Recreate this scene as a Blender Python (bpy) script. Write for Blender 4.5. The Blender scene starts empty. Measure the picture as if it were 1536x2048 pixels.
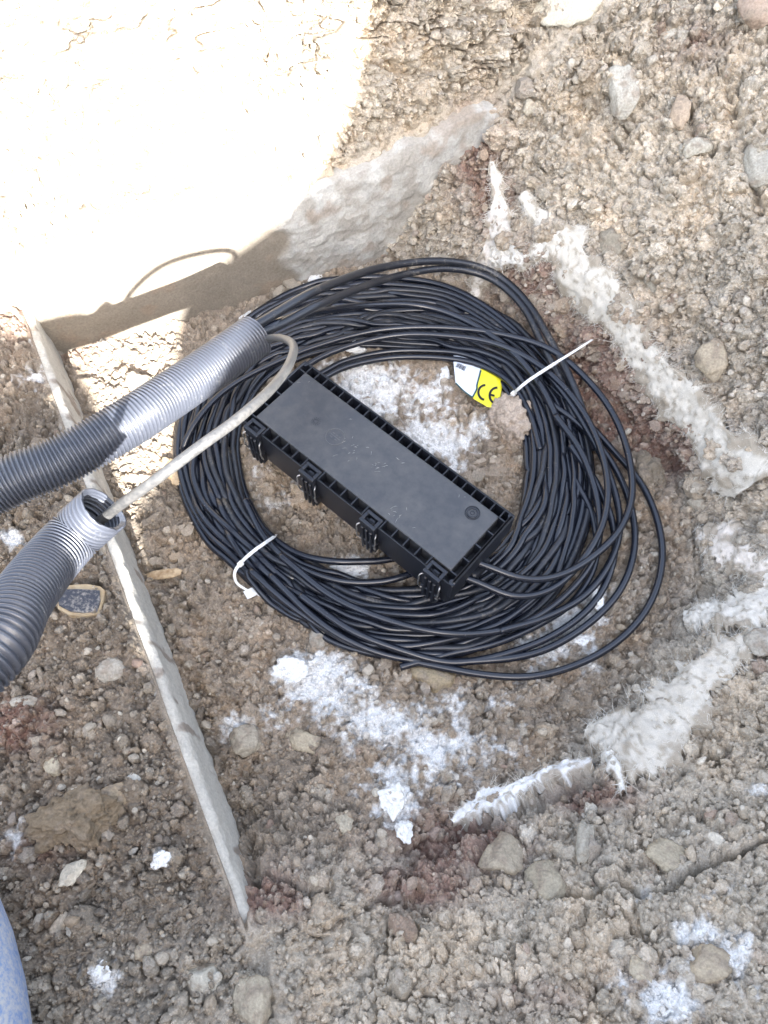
import bpy, math, random
import numpy as np
from mathutils import Vector, Matrix

rng = np.random.default_rng(7)
random.seed(7)
SC = bpy.context.scene
COL = SC.collection

# ------------------------------------------------------------------ camera
PITCH, CAM_H, FPX = math.radians(64.0), 1.12, 1540.0      # photo is 1536 x 2048
cd = bpy.data.cameras.new('camera')
cd.sensor_fit = 'VERTICAL'; cd.sensor_height = 36.0; cd.lens = 36.0 * FPX / 2048
cd.clip_start = 0.02; cd.clip_end = 400
camo = bpy.data.objects.new('camera', cd); COL.objects.link(camo)
camo.location = (0, 0, CAM_H); camo.rotation_euler = (math.pi / 2 - PITCH, 0, 0)
SC.camera = camo
# ------------------------------------------------------------------ sky, sun, exposure
SUN = np.array([0.27739, -0.78226, 0.55778])              # direction towards the sun
EL, AZ = math.radians(33.9), math.radians(160.476)
SKY_STRENGTH, SUN_STRENGTH, EXPOSURE = 0.15, 5.0, 2.72
w = bpy.data.worlds.new('World'); SC.world = w; w.use_nodes = True
nt = w.node_tree; bg = nt.nodes['Background']
sk = nt.nodes.new('ShaderNodeTexSky'); sk.sky_type = 'NISHITA'; sk.sun_disc = False
sk.sun_elevation = EL; sk.sun_rotation = AZ; sk.air_density = 1.0; sk.dust_density = 3.0; sk.ozone_density = 0.6
hs = nt.nodes.new('ShaderNodeHueSaturation'); hs.inputs['Saturation'].default_value = 0.66
nt.links.new(sk.outputs[0], hs.inputs['Color']); nt.links.new(hs.outputs[0], bg.inputs['Color'])
bg.inputs['Strength'].default_value = SKY_STRENGTH
ld = bpy.data.lights.new('sun', 'SUN'); ld.energy = SUN_STRENGTH; ld.angle = math.radians(0.53); ld.color = (1, .985, .965)
lo = bpy.data.objects.new('sun', ld); COL.objects.link(lo)
lo.rotation_euler = Vector(SUN).to_track_quat('Z', 'Y').to_euler()
SC.view_settings.view_transform = 'Standard'; SC.view_settings.look = 'None'
SC.view_settings.exposure = EXPOSURE; SC.view_settings.gamma = 1.0
SC.cycles.max_bounces = 6; SC.cycles.diffuse_bounces = 3; SC.cycles.glossy_bounces = 3

# ------------------------------------------------------------------ survey maths: where a point of the photo lies in the pit
CAM = np.array([0, 0, CAM_H]); RX = np.array([1., 0, 0])
UY = np.array([0, math.sin(PITCH), math.cos(PITCH)]); DZ = np.array([0, math.cos(PITCH), -math.sin(PITCH)])
def ray(px, py):
    px = np.asarray(px, float)[..., None]; py = np.asarray(py, float)[..., None]
    return DZ + RX * (px - 768) / FPX + UY * (1024 - py) / FPX
def at(px, py, z=0.0):
    r = ray(px, py); return CAM + r * ((np.asarray(z, float)[..., None] - CAM_H) / r[..., 2:3])
def dep(px, py, d):
    return CAM + ray(px, py) * np.asarray(d, float)[..., None]

TAB = np.random.default_rng(3).random((64, 64, 64)).astype(np.float32)
def vnoise(P, scale, seed=0):
    """smooth lattice noise, 0..1, features about `scale` metres"""
    Q = np.asarray(P, np.float32) / scale + np.array([seed * 7.31, seed * 3.17, seed * 5.77], np.float32)
    I = np.floor(Q).astype(np.int32); f = Q - I; f = f * f * (3 - 2 * f); I &= 63; J = (I + 1) & 63
    x0, y0, z0 = I[..., 0], I[..., 1], I[..., 2]; x1, y1, z1 = J[..., 0], J[..., 1], J[..., 2]
    fx, fy, fz = f[..., 0], f[..., 1], f[..., 2]
    a = TAB[x0, y0, z0] * (1 - fx) + TAB[x1, y0, z0] * fx
    b = TAB[x0, y1, z0] * (1 - fx) + TAB[x1, y1, z0] * fx
    c = TAB[x0, y0, z1] * (1 - fx) + TAB[x1, y0, z1] * fx
    d = TAB[x0, y1, z1] * (1 - fx) + TAB[x1, y1, z1] * fx
    a = a * (1 - fy) + b * fy; c = c * (1 - fy) + d * fy
    return a * (1 - fz) + c * fz
def fbm(P, scale, seed=0, oct=3):
    s, t, a = 0, 0, 1.0
    for i in range(oct):
        s = s + a * vnoise(P, scale / 2 ** i, seed + i); t += a; a *= .5
    return s / t
sstep = lambda x, a, b: (lambda t: t * t * (3 - 2 * t))(np.clip((x - a) / (b - a), 0, 1))

# ------------------------------------------------------------------ materials
def newmat(name):
    m = bpy.data.materials.new(name); m.use_nodes = True
    return m, m.node_tree, m.node_tree.nodes['Principled BSDF']
def N(nt, t, **kw):
    n = nt.nodes.new(t)
    for k, v in kw.items():
        if hasattr(n, k): setattr(n, k, v)
        else: n.inputs[k].default_value = v
    return n
def noise_node(nt, scale, detail=4, rough=.6):
    tc = N(nt, 'ShaderNodeTexCoord'); n = N(nt, 'ShaderNodeTexNoise')
    n.inputs['Scale'].default_value = scale; n.inputs['Detail'].default_value = detail; n.inputs['Roughness'].default_value = rough
    nt.links.new(tc.outputs['Object'], n.inputs['Vector']); return n
def ramp(nt, src, stops):
    r = N(nt, 'ShaderNodeValToRGB')
    el = r.color_ramp.elements
    while len(el) < len(stops): el.new(.5)
    for e, (p, c) in zip(el, stops): e.position = p; e.color = (*c, 1) if len(c) == 3 else c
    nt.links.new(src, r.inputs[0]); return r
def bump(nt, bs, src, strength, dist):
    b = N(nt, 'ShaderNodeBump'); b.inputs['Strength'].default_value = strength; b.inputs['Distance'].default_value = dist
    nt.links.new(src, b.inputs['Height']); nt.links.new(b.outputs[0], bs.inputs['Normal']); return b
def mat_noise(name, c0, c1, scale=40, rough=.9, lo=.35, hi=.65, bs=.0, bd=.001, spec=.3, detail=5, bscale=None):
    m, nt, b = newmat(name); n = noise_node(nt, scale, detail)
    r = ramp(nt, n.outputs[0], [(lo, c0), (hi, c1)]); nt.links.new(r.outputs[0], b.inputs['Base Color'])
    b.inputs['Roughness'].default_value = rough; b.inputs['Specular IOR Level'].default_value = spec
    if bs:
        n2 = noise_node(nt, bscale or scale * 4, 4); bump(nt, b, n2.outputs[0], bs, bd)
    return m
def mat_attr(name, rough=.92, spec=.15, nscale=420, bs=.5, bd=.0012, lo=.78, hi=1.2):
    m, nt, b = newmat(name)
    a = N(nt, 'ShaderNodeAttribute'); a.attribute_name = 'Col'
    n = noise_node(nt, nscale, 5, .65)
    mr = N(nt, 'ShaderNodeMapRange'); mr.inputs['From Min'].default_value = .3; mr.inputs['From Max'].default_value = .7
    mr.inputs['To Min'].default_value = lo; mr.inputs['To Max'].default_value = hi
    nt.links.new(n.outputs[0], mr.inputs['Value'])
    mx = N(nt, 'ShaderNodeMix', data_type='RGBA', blend_type='MULTIPLY'); mx.inputs[0].default_value = 1
    nt.links.new(a.outputs['Color'], mx.inputs[6]); nt.links.new(mr.outputs[0], mx.inputs[7])
    nt.links.new(mx.outputs[2], b.inputs['Base Color'])
    b.inputs['Roughness'].default_value = rough; b.inputs['Specular IOR Level'].default_value = spec
    if bs: bump(nt, b, n.outputs[0], bs, bd)
    return m
M = {}
M['soil'] = mat_attr('gravelly_soil', nscale=430, bs=1.0, bd=.0026, lo=.72, hi=1.24)
M['stone'] = mat_attr('stone', rough=.9, nscale=300, bs=.9, bd=.0026, lo=.72, hi=1.22)
M['concrete'] = mat_attr('concrete', rough=.9, nscale=240, bs=.8, bd=.0022, lo=.80, hi=1.14)
M['fabric'] = mat_attr('geotextile', rough=.95, spec=.05, nscale=700, bs=.6, bd=.001, lo=.82, hi=1.1)
M['fibre'] = mat_noise('fibre', (.52, .47, .38), (.74, .71, .65), 60, .9, spec=.1)
M['snow'] = mat_noise('snow', (.36, .31, .25), (.84, .83, .80), 120, .8, lo=.30, hi=.47, bs=1.0, bd=.004, bscale=330)
M['steel'] = mat_noise('wire_steel', (.38, .37, .36), (.55, .54, .52), 200, .35); M['steel'].node_tree.nodes['Principled BSDF'].inputs['Metallic'].default_value = .8
M['tie'] = mat_noise('white_nylon', (.66, .66, .64), (.76, .76, .74), 150, .45, spec=.5)
M['wood'] = mat_noise('weathered_wood', (.30, .20, .11), (.52, .40, .26), 90, .85, bs=.5, bd=.001)
M['black'] = mat_noise('black_print', (.012, .012, .014), (.02, .02, .022), 60, .5)
M['blue'] = None

def plastic(name, base, dust, lo, hi, scale, rough=.4, spec=.5, bs=.15, fine=260):
    m, nt, b = newmat(name)
    n = noise_node(nt, scale, 6, .7); n2 = noise_node(nt, fine, 4, .7)
    mu = N(nt, 'ShaderNodeMath', operation='MULTIPLY'); nt.links.new(n.outputs[0], mu.inputs[0]); nt.links.new(n2.outputs[0], mu.inputs[1])
    r = ramp(nt, mu.outputs[0], [(lo, base), (hi, dust)]); nt.links.new(r.outputs[0], b.inputs['Base Color'])
    rr = ramp(nt, mu.outputs[0], [(lo, (rough,) * 3), (hi, (.85,) * 3)]); nt.links.new(rr.outputs[0], b.inputs['Roughness'])
    b.inputs['Specular IOR Level'].default_value = spec
    if bs: bump(nt, b, n2.outputs[0], bs, .0004)
    return m
M['cable'] = plastic('black_cable_sheath', (.009, .011, .018), (.17, .15, .125), .38, .56, 38, rough=.23, spec=.65)
M['cable_worn'] = plastic('worn_cable_sheath', (.013, .015, .021), (.20, .18, .15), .30, .50, 26, rough=.36, spec=.6)
M['thick_cable'] = plastic('grey_dusty_sheath', (.055, .055, .055), (.19, .18, .165), .18, .62, 30, rough=.36, spec=.5)
M['duct'] = plastic('corrugated_duct_plastic', (.054, .059, .074), (.27, .265, .25), .30, .60, 40, rough=.38, spec=.8)
M['box'] = plastic('closure_plastic', (.013, .015, .021), (.15, .14, .125), .36, .54, 55, rough=.36, spec=.5)
M['blue'] = plastic('dusty_blue_plastic', (.10, .22, .50), (.48, .49, .51), .12, .34, 14, rough=.55, spec=.4, fine=190)

# ------------------------------------------------------------------ mesh helpers
def mk(name, V, F, mat=None, parent=None, smooth=True, col=None):
    me = bpy.data.meshes.new(name); V = np.asarray(V, np.float32).reshape(-1, 3)
    if isinstance(F, np.ndarray):
        k = F.shape[1]; me.vertices.add(len(V)); me.vertices.foreach_set('co', V.ravel())
        me.loops.add(F.size); me.loops.foreach_set('vertex_index', F.astype(np.int32).ravel())
        me.polygons.add(len(F)); me.polygons.foreach_set('loop_start', np.arange(0, F.size, k, dtype=np.int32))
        me.update(calc_edges=True)
    else:
        me.from_pydata([tuple(v) for v in V], [], F); me.update()
    me.polygons.foreach_set('use_smooth', np.full(len(me.polygons), bool(smooth)))
    if col is not None:
        a = me.color_attributes.new('Col', 'FLOAT_COLOR', 'POINT')
        a.data.foreach_set('color', np.concatenate([np.asarray(col, np.float32), np.ones((len(V), 1), np.float32)], 1).ravel())
    o = bpy.data.objects.new(name, me); COL.objects.link(o)
    if mat: me.materials.append(mat)
    if parent: o.parent = parent
    return o
def grid_faces(nr, nc, wrap=False):
    i, j = np.meshgrid(np.arange(nr - 1), np.arange(nc if wrap else nc - 1), indexing='ij')
    j2 = (j + 1) % nc
    return np.stack([i * nc + j, i * nc + j2, (i + 1) * nc + j2, (i + 1) * nc + j], -1).reshape(-1, 4)
def tag(o, label=None, cat=None, group=None, kind=None):
    for k, v in (('label', label), ('category', cat), ('group', group), ('kind', kind)):
        if v: o[k] = v
    return o
def empty(name, loc, label, cat, group=None):
    o = bpy.data.objects.new(name, None); o.empty_display_size = .05; COL.objects.link(o)
    o.location = Vector([float(v) for v in loc]); return tag(o, label, cat, group)
def adopt(root, *kids):
    for k in kids:                      # keep the parts where they are, under a root standing at the thing's base
        k.parent = root; k.matrix_parent_inverse = Matrix.Translation(-root.location)
class MB:
    def __init__(s): s.v, s.f, s.n = [], [], 0
    def add(s, V, F):
        V = np.asarray(V, float).reshape(-1, 3); s.v.append(V)
        s.f += [tuple(int(i) + s.n for i in q) for q in F]; s.n += len(V)
    def box(s, x0, x1, y0, y1, z0, z1, T=None, bev=0):
        if bev:
            V, F = bev_box(x0, x1, y0, y1, z0, z1, bev)
        else:
            V = np.array([(x, y, z) for z in (z0, z1) for y in (y0, y1) for x in (x0, x1)], float)
            F = [(0, 2, 3, 1), (4, 5, 7, 6), (0, 1, 5, 4), (2, 6, 7, 3), (0, 4, 6, 2), (1, 3, 7, 5)]
        s.add(V if T is None else T(V), F)
    def tube(s, P, r, k=8, caps=True, T=None):
        V, F = tube_geo(P, r, k); F = [tuple(q) for q in F]
        if caps:
            n = len(P); F.append(tuple(range(k))[::-1]); F.append(tuple((n - 1) * k + i for i in range(k)))
        s.add(V if T is None else T(V), F)
    def build(s, name, mat, parent=None, smooth=False):
        return mk(name, np.concatenate(s.v), s.f, mat, parent, smooth)
def bev_box(x0, x1, y0, y1, z0, z1, b):
    V, F = [], []
    ring = lambda i, z: [(x0 + i, y0 + b, z), (x0 + b, y0 + i, z), (x1 - b, y0 + i, z), (x1 - i, y0 + b, z), (x1 - i, y1 - b, z), (x1 - b, y1 - i, z), (x0 + b, y1 - i, z), (x0 + i, y1 - b, z)]
    def rg(i, z):
        k = b + i
        return [(x0 + i, y0 + k, z), (x0 + k, y0 + i, z), (x1 - k, y0 + i, z), (x1 - i, y0 + k, z), (x1 - i, y1 - k, z), (x1 - k, y1 - i, z), (x0 + k, y1 - i, z), (x0 + i, y1 - k, z)]
    rings = [rg(b, z0), rg(0, z0 + b), rg(0, z1 - b), rg(b, z1)]
    for r in rings: V += r
    for a in range(3):
        for i in range(8): F.append((a * 8 + i, a * 8 + (i + 1) % 8, a * 8 + 8 + (i + 1) % 8, a * 8 + 8 + i))
    F.append(tuple(range(8))[::-1]); F.append(tuple(range(24, 32)))
    return np.array(V, float), F
def tube_geo(P, r, k=8, closed=False):
    P = np.asarray(P, float); n = len(P); r = np.broadcast_to(np.asarray(r, float), (n,))
    T = np.roll(P, -1, 0) - np.roll(P, 1, 0)
    if not closed: T[0] = P[1] - P[0]; T[-1] = P[-1] - P[-2]
    T /= np.linalg.norm(T, axis=1, keepdims=True) + 1e-12
    up = np.array([0, 0, 1.]) if abs(T[0, 2]) < .9 else np.array([1., 0, 0])
    A = np.zeros_like(P); a = np.cross(T[0], up); a /= np.linalg.norm(a)
    for i in range(n):
        a = a - T[i] * (a @ T[i]); a /= np.linalg.norm(a); A[i] = a
    if closed:                                        # spread the twist so that the seam meets
        B0 = np.cross(T[0], A[0]); a = A[-1] - T[0] * (A[-1] @ T[0]); tw = math.atan2(a @ B0, a @ A[0])
        B = np.cross(T, A); ang = -tw * np.arange(n) / n
        A = A * np.cos(ang)[:, None] + B * np.sin(ang)[:, None]
    B = np.cross(T, A); th = np.arange(k) * 2 * math.pi / k
    V = P[:, None] + r[:, None, None] * (A[:, None] * np.cos(th)[None, :, None] + B[:, None] * np.sin(th)[None, :, None])
    F = grid_faces(n, k, True)
    if closed:
        j = np.arange(k); l = (n - 1) * k
        F = np.concatenate([F, np.stack([l + j, l + (j + 1) % k, (j + 1) % k, j], -1)])
    return V.reshape(-1, 3), F
def spline(pts, n, closed=False):
    """Catmull-Rom through pts, n samples, even in arc length"""
    P = np.asarray(pts, float)
    if closed: E = np.concatenate([P[-1:], P, P[:2]]); m = len(P)
    else: E = np.concatenate([2 * P[:1] - P[1:2], P, 2 * P[-1:] - P[-2:-1]]); m = len(P) - 1
    t = np.linspace(0, m, m * 24 + 1)[:-1 if closed else None]; i = np.minimum(t.astype(int), m - 1); f = (t - i)[:, None]
    a, b, c, d = E[i], E[i + 1], E[i + 2], E[i + 3]
    Q = .5 * ((2 * b) + (c - a) * f + (2 * a - 5 * b + 4 * c - d) * f ** 2 + (3 * b - 3 * c + d - a) * f ** 3)
    if closed: Q = np.concatenate([Q, Q[:1]])
    s = np.r_[0, np.cumsum(np.linalg.norm(np.diff(Q, axis=0), axis=1))]
    u = np.linspace(0, s[-1], n + 1 if closed else n)[:n]
    return np.stack([np.interp(u, s, Q[:, k]) for k in range(Q.shape[1])], 1)
ICO = {}
def ico(level):
    if level not in ICO:
        import bmesh
        bm = bmesh.new(); bmesh.ops.create_icosphere(bm, subdivisions=level, radius=1)
        ICO[level] = (np.array([v.co[:] for v in bm.verts]), np.array([[v.index for v in f.verts] for f in bm.faces])); bm.free()
    return ICO[level]
def rock_shape(level, seed, dims, facets=11, rough=.06, cut=(.62, .95)):
    r = np.random.default_rng(seed); V, F = ico(level)
    n = r.normal(size=(facets, 3)); n /= np.linalg.norm(n, axis=1, keepdims=True); d = r.uniform(*cut, facets)
    dist = V @ n.T; rad = np.min(np.where(dist > .05, d / np.maximum(dist, .05), 9), axis=1); rad = np.minimum(rad, 1.0)
    rad = rad * (1 + rough * 2 * (fbm(V + seed % 61, .5, seed % 11, 4) - .5))
    return V * rad[:, None] * np.asarray(dims), F

# ------------------------------------------------------------------ the pit: base surface
WALL0, WALL1 = at(90, 700)[:2], at(740, 510)[:2]
WD = (WALL1 - WALL0) / np.linalg.norm(WALL1 - WALL0); WB = np.array([-WD[1], WD[0]])       # along the back wall, and behind it
K0, K1 = at(67, 662, .12)[:2], at(490, 1830, .12)[:2]
KD = (K1 - K0) / np.linalg.norm(K1 - K0); KL = np.array([KD[1], -KD[0]])                    # along the kerb, and left of it
FOOTPX = [(740, 510), (830, 535), (960, 590), (1075, 672), (1225, 805), (1325, 925), (1378, 1045), (1380, 1200), (1235, 1400), (1060, 1560), (900, 1640), (760, 1690), (560, 1745)]
FOOT = np.array([at(*q)[:2] for q in FOOTPX])
FOOT = np.concatenate([[FOOT[0] + WB * .25 - WD * .1], FOOT, [FOOT[-1] + np.array([-.5, -.12])]])
SLOPE = np.array([1.1, 1.15, 1.2, 1.2, 1.15, 1.1, 1.05, .95, .75, .62, .60, .62, .62, .6, .55])
def foot_dist(P):
    best = np.full(P.shape[:-1], 1e9); sg = np.zeros(P.shape[:-1]); sl = np.zeros(P.shape[:-1])
    for i in range(len(FOOT) - 1):
        a, b = FOOT[i], FOOT[i + 1]; e = b - a; t = np.clip(((P - a) @ e) / (e @ e), 0, 1)
        q = P - a - t[..., None] * e; d = np.hypot(q[..., 0], q[..., 1]); c = e[0] * (P[..., 1] - a[1]) - e[1] * (P[..., 0] - a[0])
        m = d < best - 1e-9; best = np.where(m, d, best); sg = np.where(m, np.where(c > 0, 1, -1), sg)
        sl = np.where(m, SLOPE[i] * (1 - t) + SLOPE[i + 1] * t, sl)
    return best * sg, sl
def foot_top(a): return np.interp(a, [-.2, 0, .3, .45, .6, .8, 1.0], [.19, .19, .175, .165, .205, .255, .26])
LEVEL = .80
def base_h(X, Y):
    """three smooth sheets: pit floor and banks; soil left of the kerb; soil above the footing"""
    P = np.stack([X, Y], -1); P3 = np.stack([X, Y, 0 * X], -1)
    d, sl = foot_dist(P); d = d + .035 * (fbm(P3, .16, 2, 2) - .5) * 1.6
    dd = np.maximum(d, 0); hb = sl * (dd + np.where(Y > .45, .85, .95) * np.minimum(dd, .06)); hb = np.where(d < 0, -.3 * np.minimum(-d, .1), hb)
    cap = np.where(Y < .5, .34, LEVEL); hb = cap * (1 - np.exp(-np.maximum(hb, 0) / cap)) * 1.15 + np.minimum(hb, 0) + .07 * (fbm(P3, .20, 62, 2) - .5) * sstep(d, .04, .18)
    sw = (P - WALL0) @ WB; al = (P - WALL0) @ WD
    hw = foot_top(al) + LEVEL * (1 - np.exp(-2.3 * np.maximum(sw, 0) / LEVEL)) + .05 * (fbm(P3, .15, 12, 3) - .5) * sstep(sw, 0, .05)
    skl = (P - K0) @ KL
    hl = .1205 + .16 * np.clip(skl, 0, 1.2) + .022 * (fbm(P3, .12, 5, 2) - .5) * sstep(skl, .01, .08)
    h0 = .014 * (fbm(P3, .18, 9, 3) - .5) - .055 * sstep(sw, -.14, -.01) * sstep(al, .46, .26)
    ak = ((P - K0) @ KD) / np.linalg.norm(K1 - K0); hk = .130 * sstep(ak, .83, 1.04) * np.exp(-(np.minimum(skl, 0) / .22) ** 2) - .008
    k = .012; S = np.stack([h0, hb + h0 * .5, hk]); m = S.max(0)
    return m + k * np.log(np.exp((S - m) / k).sum(0)) * .7, hl, hw
GX0, GY0, GS = -2.6, -2.2, .006
gx = np.arange(GX0, 2.6, GS); gy = np.arange(GY0, 3.6, GS)
GH = np.stack(base_h(*np.meshgrid(gx, gy, indexing='ij')), -1).astype(np.float32)
KS = .005
def H(x, y):
    fx = np.clip((x - GX0) / GS, 0, len(gx) - 2.001); fy = np.clip((y - GY0) / GS, 0, len(gy) - 2.001)
    i = fx.astype(np.int32); j = fy.astype(np.int32); fx = (fx - i)[..., None]; fy = (fy - j)[..., None]
    G = (GH[i, j] * (1 - fx) + GH[i + 1, j] * fx) * (1 - fy) + (GH[i, j + 1] * (1 - fx) + GH[i + 1, j + 1] * fx) * fy
    sk = (x - K0[0]) * KL[0] + (y - K0[1]) * KL[1]; sw = (x - WALL0[0]) * WB[0] + (y - WALL0[1]) * WB[1]
    return np.maximum(np.maximum(G[..., 0], np.where(sk > KS, G[..., 1], -1)), np.where(sw > 0, G[..., 2], -1))
def hit(px, py):
    """where the sight line through a photo point meets the bare pit surface"""
    r = ray(px, py).astype(np.float32); c = CAM.astype(np.float32); shp = r.shape[:-1]; r = r.reshape(-1, 3); n_ = len(r)
    lo = np.full(n_, .30, np.float32); hi = np.full(n_, 6., np.float32); act = np.arange(n_)
    for t in np.concatenate([np.linspace(.42, 1.9, 75), np.linspace(1.93, 4, 30)]):
        q = c + r[act] * np.float32(t); below = q[:, 2] < H(q[:, 0], q[:, 1])
        hi[act[below]] = t; act = act[~below]; lo[act] = t
        if not len(act): break
    for _ in range(11):
        m = (lo + hi) / 2; q = c + r * m[..., None]; b = q[..., 2] < H(q[..., 0], q[..., 1])
        hi = np.where(b, m, hi); lo = np.where(b, lo, m)
    return (c + r * hi[..., None]).reshape(shp + (3,)), hi.reshape(shp)
def hnorm(P, e=.012):
    gxx = np.clip((H(P[..., 0] + e, P[..., 1]) - H(P[..., 0] - e, P[..., 1])) / (2 * e), -2.4, 2.4)
    gyy = np.clip((H(P[..., 0], P[..., 1] + e) - H(P[..., 0], P[..., 1] - e)) / (2 * e), -2.4, 2.4)
    n = np.stack([-gxx, -gyy, np.ones_like(gxx)], -1); return n / np.linalg.norm(n, axis=-1, keepdims=True)

# ---- fine sheet of ground round the camera's view, as dense as it is near
STEP = 1.7
cx_ = np.concatenate([np.arange(-1000, -120, 5.5), np.arange(-120, 1656, STEP), np.arange(1656, 2540, 5.5)]); ry_ = np.concatenate([np.arange(-420, -60, 5.5), np.arange(-60, 2110, STEP), np.arange(2110, 3000, 5.5)])
PX, PY = np.meshgrid(cx_, ry_); NR, NC = PX.shape
P0, T0 = hit(PX, PY)
_sw = (P0[..., :2] - WALL0) @ WB; _sk = (P0[..., :2] - K0) @ KL; Qn = P0.astype(np.float64)          # normals taken clear of the two steps
_d = np.where(np.abs(_sw) < .024, np.where(_sw > -.001, .026, -.026) - _sw, 0); Qn[..., :2] += _d[..., None] * WB
_d = np.where((np.abs(_sk) < .024) & (_sw < 0), np.where(_sk > .001, .026, -.026) - _sk, 0); Qn[..., :2] += _d[..., None] * KL
NM = hnorm(Qn).astype(np.float32); del Qn, _d
P0 = P0.astype(np.float32); CELL = (T0 * np.maximum(np.gradient(cx_)[None, :], np.gradient(ry_)[:, None]) / FPX).astype(np.float32)

# soil zones (kind of soil, snow cover, red clay, with some light and shade painted in)
def blobs(L, soft=1.0):
    m = np.zeros(PX.shape, np.float32)
    for (x, y, rx, ry, s) in L:
        d = ((PX - x) / rx) ** 2 + ((PY - y) / ry) ** 2
        m = np.maximum(m, (s * np.exp(-d * .7 / soft)).astype(np.float32))
    return m
SNOW = [(700, 1420, 150, 60, .62), (880, 1440, 120, 70, .55), (820, 1530, 120, 60, .62), (960, 1500, 110, 60, .48), (720, 1560, 90, 50, .5), (1060, 1350, 60, 40, .5), (1180, 1300, 50, 40, .55), (960, 850, 50, 50, .45), (620, 980, 70, 60, .42), (1090, 1460, 90, 40, .36), (1440, 1800, 90, 40, .45), (1400, 1950, 150, 90, .42), (560, 1430, 70, 40, .45), (740, 770, 110, 70, .72), (850, 790, 70, 60, .66), (700, 740, 70, 30, .8), (860, 880, 90, 50, .82), (900, 930, 50, 50, .6), (800, 830, 90, 40, .6),
        (640, 1350, 90, 60, .88), (580, 1345, 40, 45, .9), (700, 1390, 90, 50, .7), (760, 1440, 130, 70, .75), (860, 1500, 110, 80, .70), (800, 1600, 50, 60, .85), (920, 1570, 110, 40, .55),
        (700, 1480, 60, 60, .6), (1150, 1255, 60, 50, .78), (1090, 1290, 70, 35, .75), (1190, 1200, 25, 40, .95), (1010, 1400, 70, 35, .5), (1180, 1330, 25, 25, .7), (700, 1135, 50, 28, .85), (560, 1010, 60, 50, .5), (520, 930, 30, 60, .5),
        (1400, 1870, 70, 50, .68), (1340, 2000, 70, 50, .78), (1480, 1900, 60, 60, .72), (1490, 2000, 50, 50, .62), (1250, 1960, 40, 40, .5), (1300, 1800, 40, 40, .45), (205, 1950, 42, 36, .8), (325, 1720, 22, 18, .95), (25, 1690, 30, 40, .7), (60, 1650, 40, 24, .55),
        (20, 1080, 26, 22, .75), (470, 1455, 42, 28, .8), (100, 1000, 60, 20, .3), (60, 760, 50, 40, .5), (1020, 640, 30, 20, .3), (1050, 1060, 20, 20, .6), (450, 1180, 40, 20, .4), (960, 1430, 50, 30, .4), (1520, 1580, 30, 20, .7)]
RED = [(950, 320, 40, 80, .75), (985, 400, 30, 60, .8), (1060, 550, 75, 55, .75), (1200, 730, 90, 80, .85), (1270, 850, 110, 55, .85), (1340, 900, 60, 40, .9), (1120, 650, 60, 60, .5), (905, 1690, 100, 50, .95), (840, 1770, 80, 40, .85), (1190, 1590, 70, 26, .7),
       (60, 590, 60, 60, .7), (30, 1450, 60, 40, .8), (545, 1790, 60, 40, .7), (160, 700, 60, 20, .4), (1400, 90, 60, 35, .35), (80, 1700, 60, 30, .3), (620, 420, 50, 30, .3), (1300, 1960, 120, 50, .2), (1060, 1990, 120, 40, .25)]  # first patch on this line: reddish soil with the lower duct's shadow painted in
snow_m = blobs(SNOW); red_m = blobs(RED)
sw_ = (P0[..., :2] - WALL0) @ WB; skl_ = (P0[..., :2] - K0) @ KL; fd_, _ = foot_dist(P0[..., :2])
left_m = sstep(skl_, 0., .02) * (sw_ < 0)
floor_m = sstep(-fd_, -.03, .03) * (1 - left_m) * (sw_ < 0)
n_big = fbm(P0, .22, 21, 3); n_mid = fbm(P0, .05, 31, 3); n_sm = vnoise(P0, .016, 35)
lightm = blobs([(1150, 1960, 620, 200, 1.0), (1380, 1500, 260, 260, .55), (1250, 250, 480, 330, .55), (700, 1900, 300, 120, .6)])  # paler warm soil; at the lower right bounced sunlight is painted in
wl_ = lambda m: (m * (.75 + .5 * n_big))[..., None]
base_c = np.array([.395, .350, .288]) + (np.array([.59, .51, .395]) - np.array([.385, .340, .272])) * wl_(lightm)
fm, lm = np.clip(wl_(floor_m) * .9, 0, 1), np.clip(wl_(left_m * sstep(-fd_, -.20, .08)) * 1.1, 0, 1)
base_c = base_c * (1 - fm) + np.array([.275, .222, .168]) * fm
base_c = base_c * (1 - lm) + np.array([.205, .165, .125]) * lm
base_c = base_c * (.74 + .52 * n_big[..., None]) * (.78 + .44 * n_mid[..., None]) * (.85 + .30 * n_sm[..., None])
ochre = sstep(n_mid, .52, .72)[..., None] * .28
base_c = base_c * (1 - ochre) + base_c * np.array([1.14, .96, .76]) * ochre
redf = np.clip(red_m * 1.7 * (.5 + 1.5 * (fbm(P0, .022, 41, 4) - .28)), 0, .8)[..., None]
base_c = base_c * (1 - redf) + np.array([.190, .100, .076]) * redf

# ---- relief: lumps, crumbs, and tens of thousands of embedded stones
D = (.020 * (fbm(P0, .075, 51, 3) - .5) + .016 * (fbm(P0, .034, 57, 2) - .5) + .013 * (vnoise(P0, .020, 54) - .5) + .010 * (vnoise(P0, .009, 55) - .5) + .0035 * (vnoise(P0, .0045, 56) - .5)).astype(np.float32)
crack = np.zeros(PX.shape, np.float32)
def groove(pts, width, depth):
    global crack
    wob = 26 * (vnoise(P0, .03, 71) - .5) + 14 * (vnoise(P0, .011, 72) - .5)
    for (x0, y0), (x1, y1) in zip(pts[:-1], pts[1:]):
        ex, ey = x1 - x0, y1 - y0; t = np.clip(((PX - x0) * ex + (PY - y0) * ey) / (ex * ex + ey * ey), 0, 1)
        d = np.hypot(PX - x0 - t * ex, PY + wob - y0 - t * ey); crack = np.maximum(crack, depth * np.exp(-(d / width) ** 2).astype(np.float32))
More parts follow.
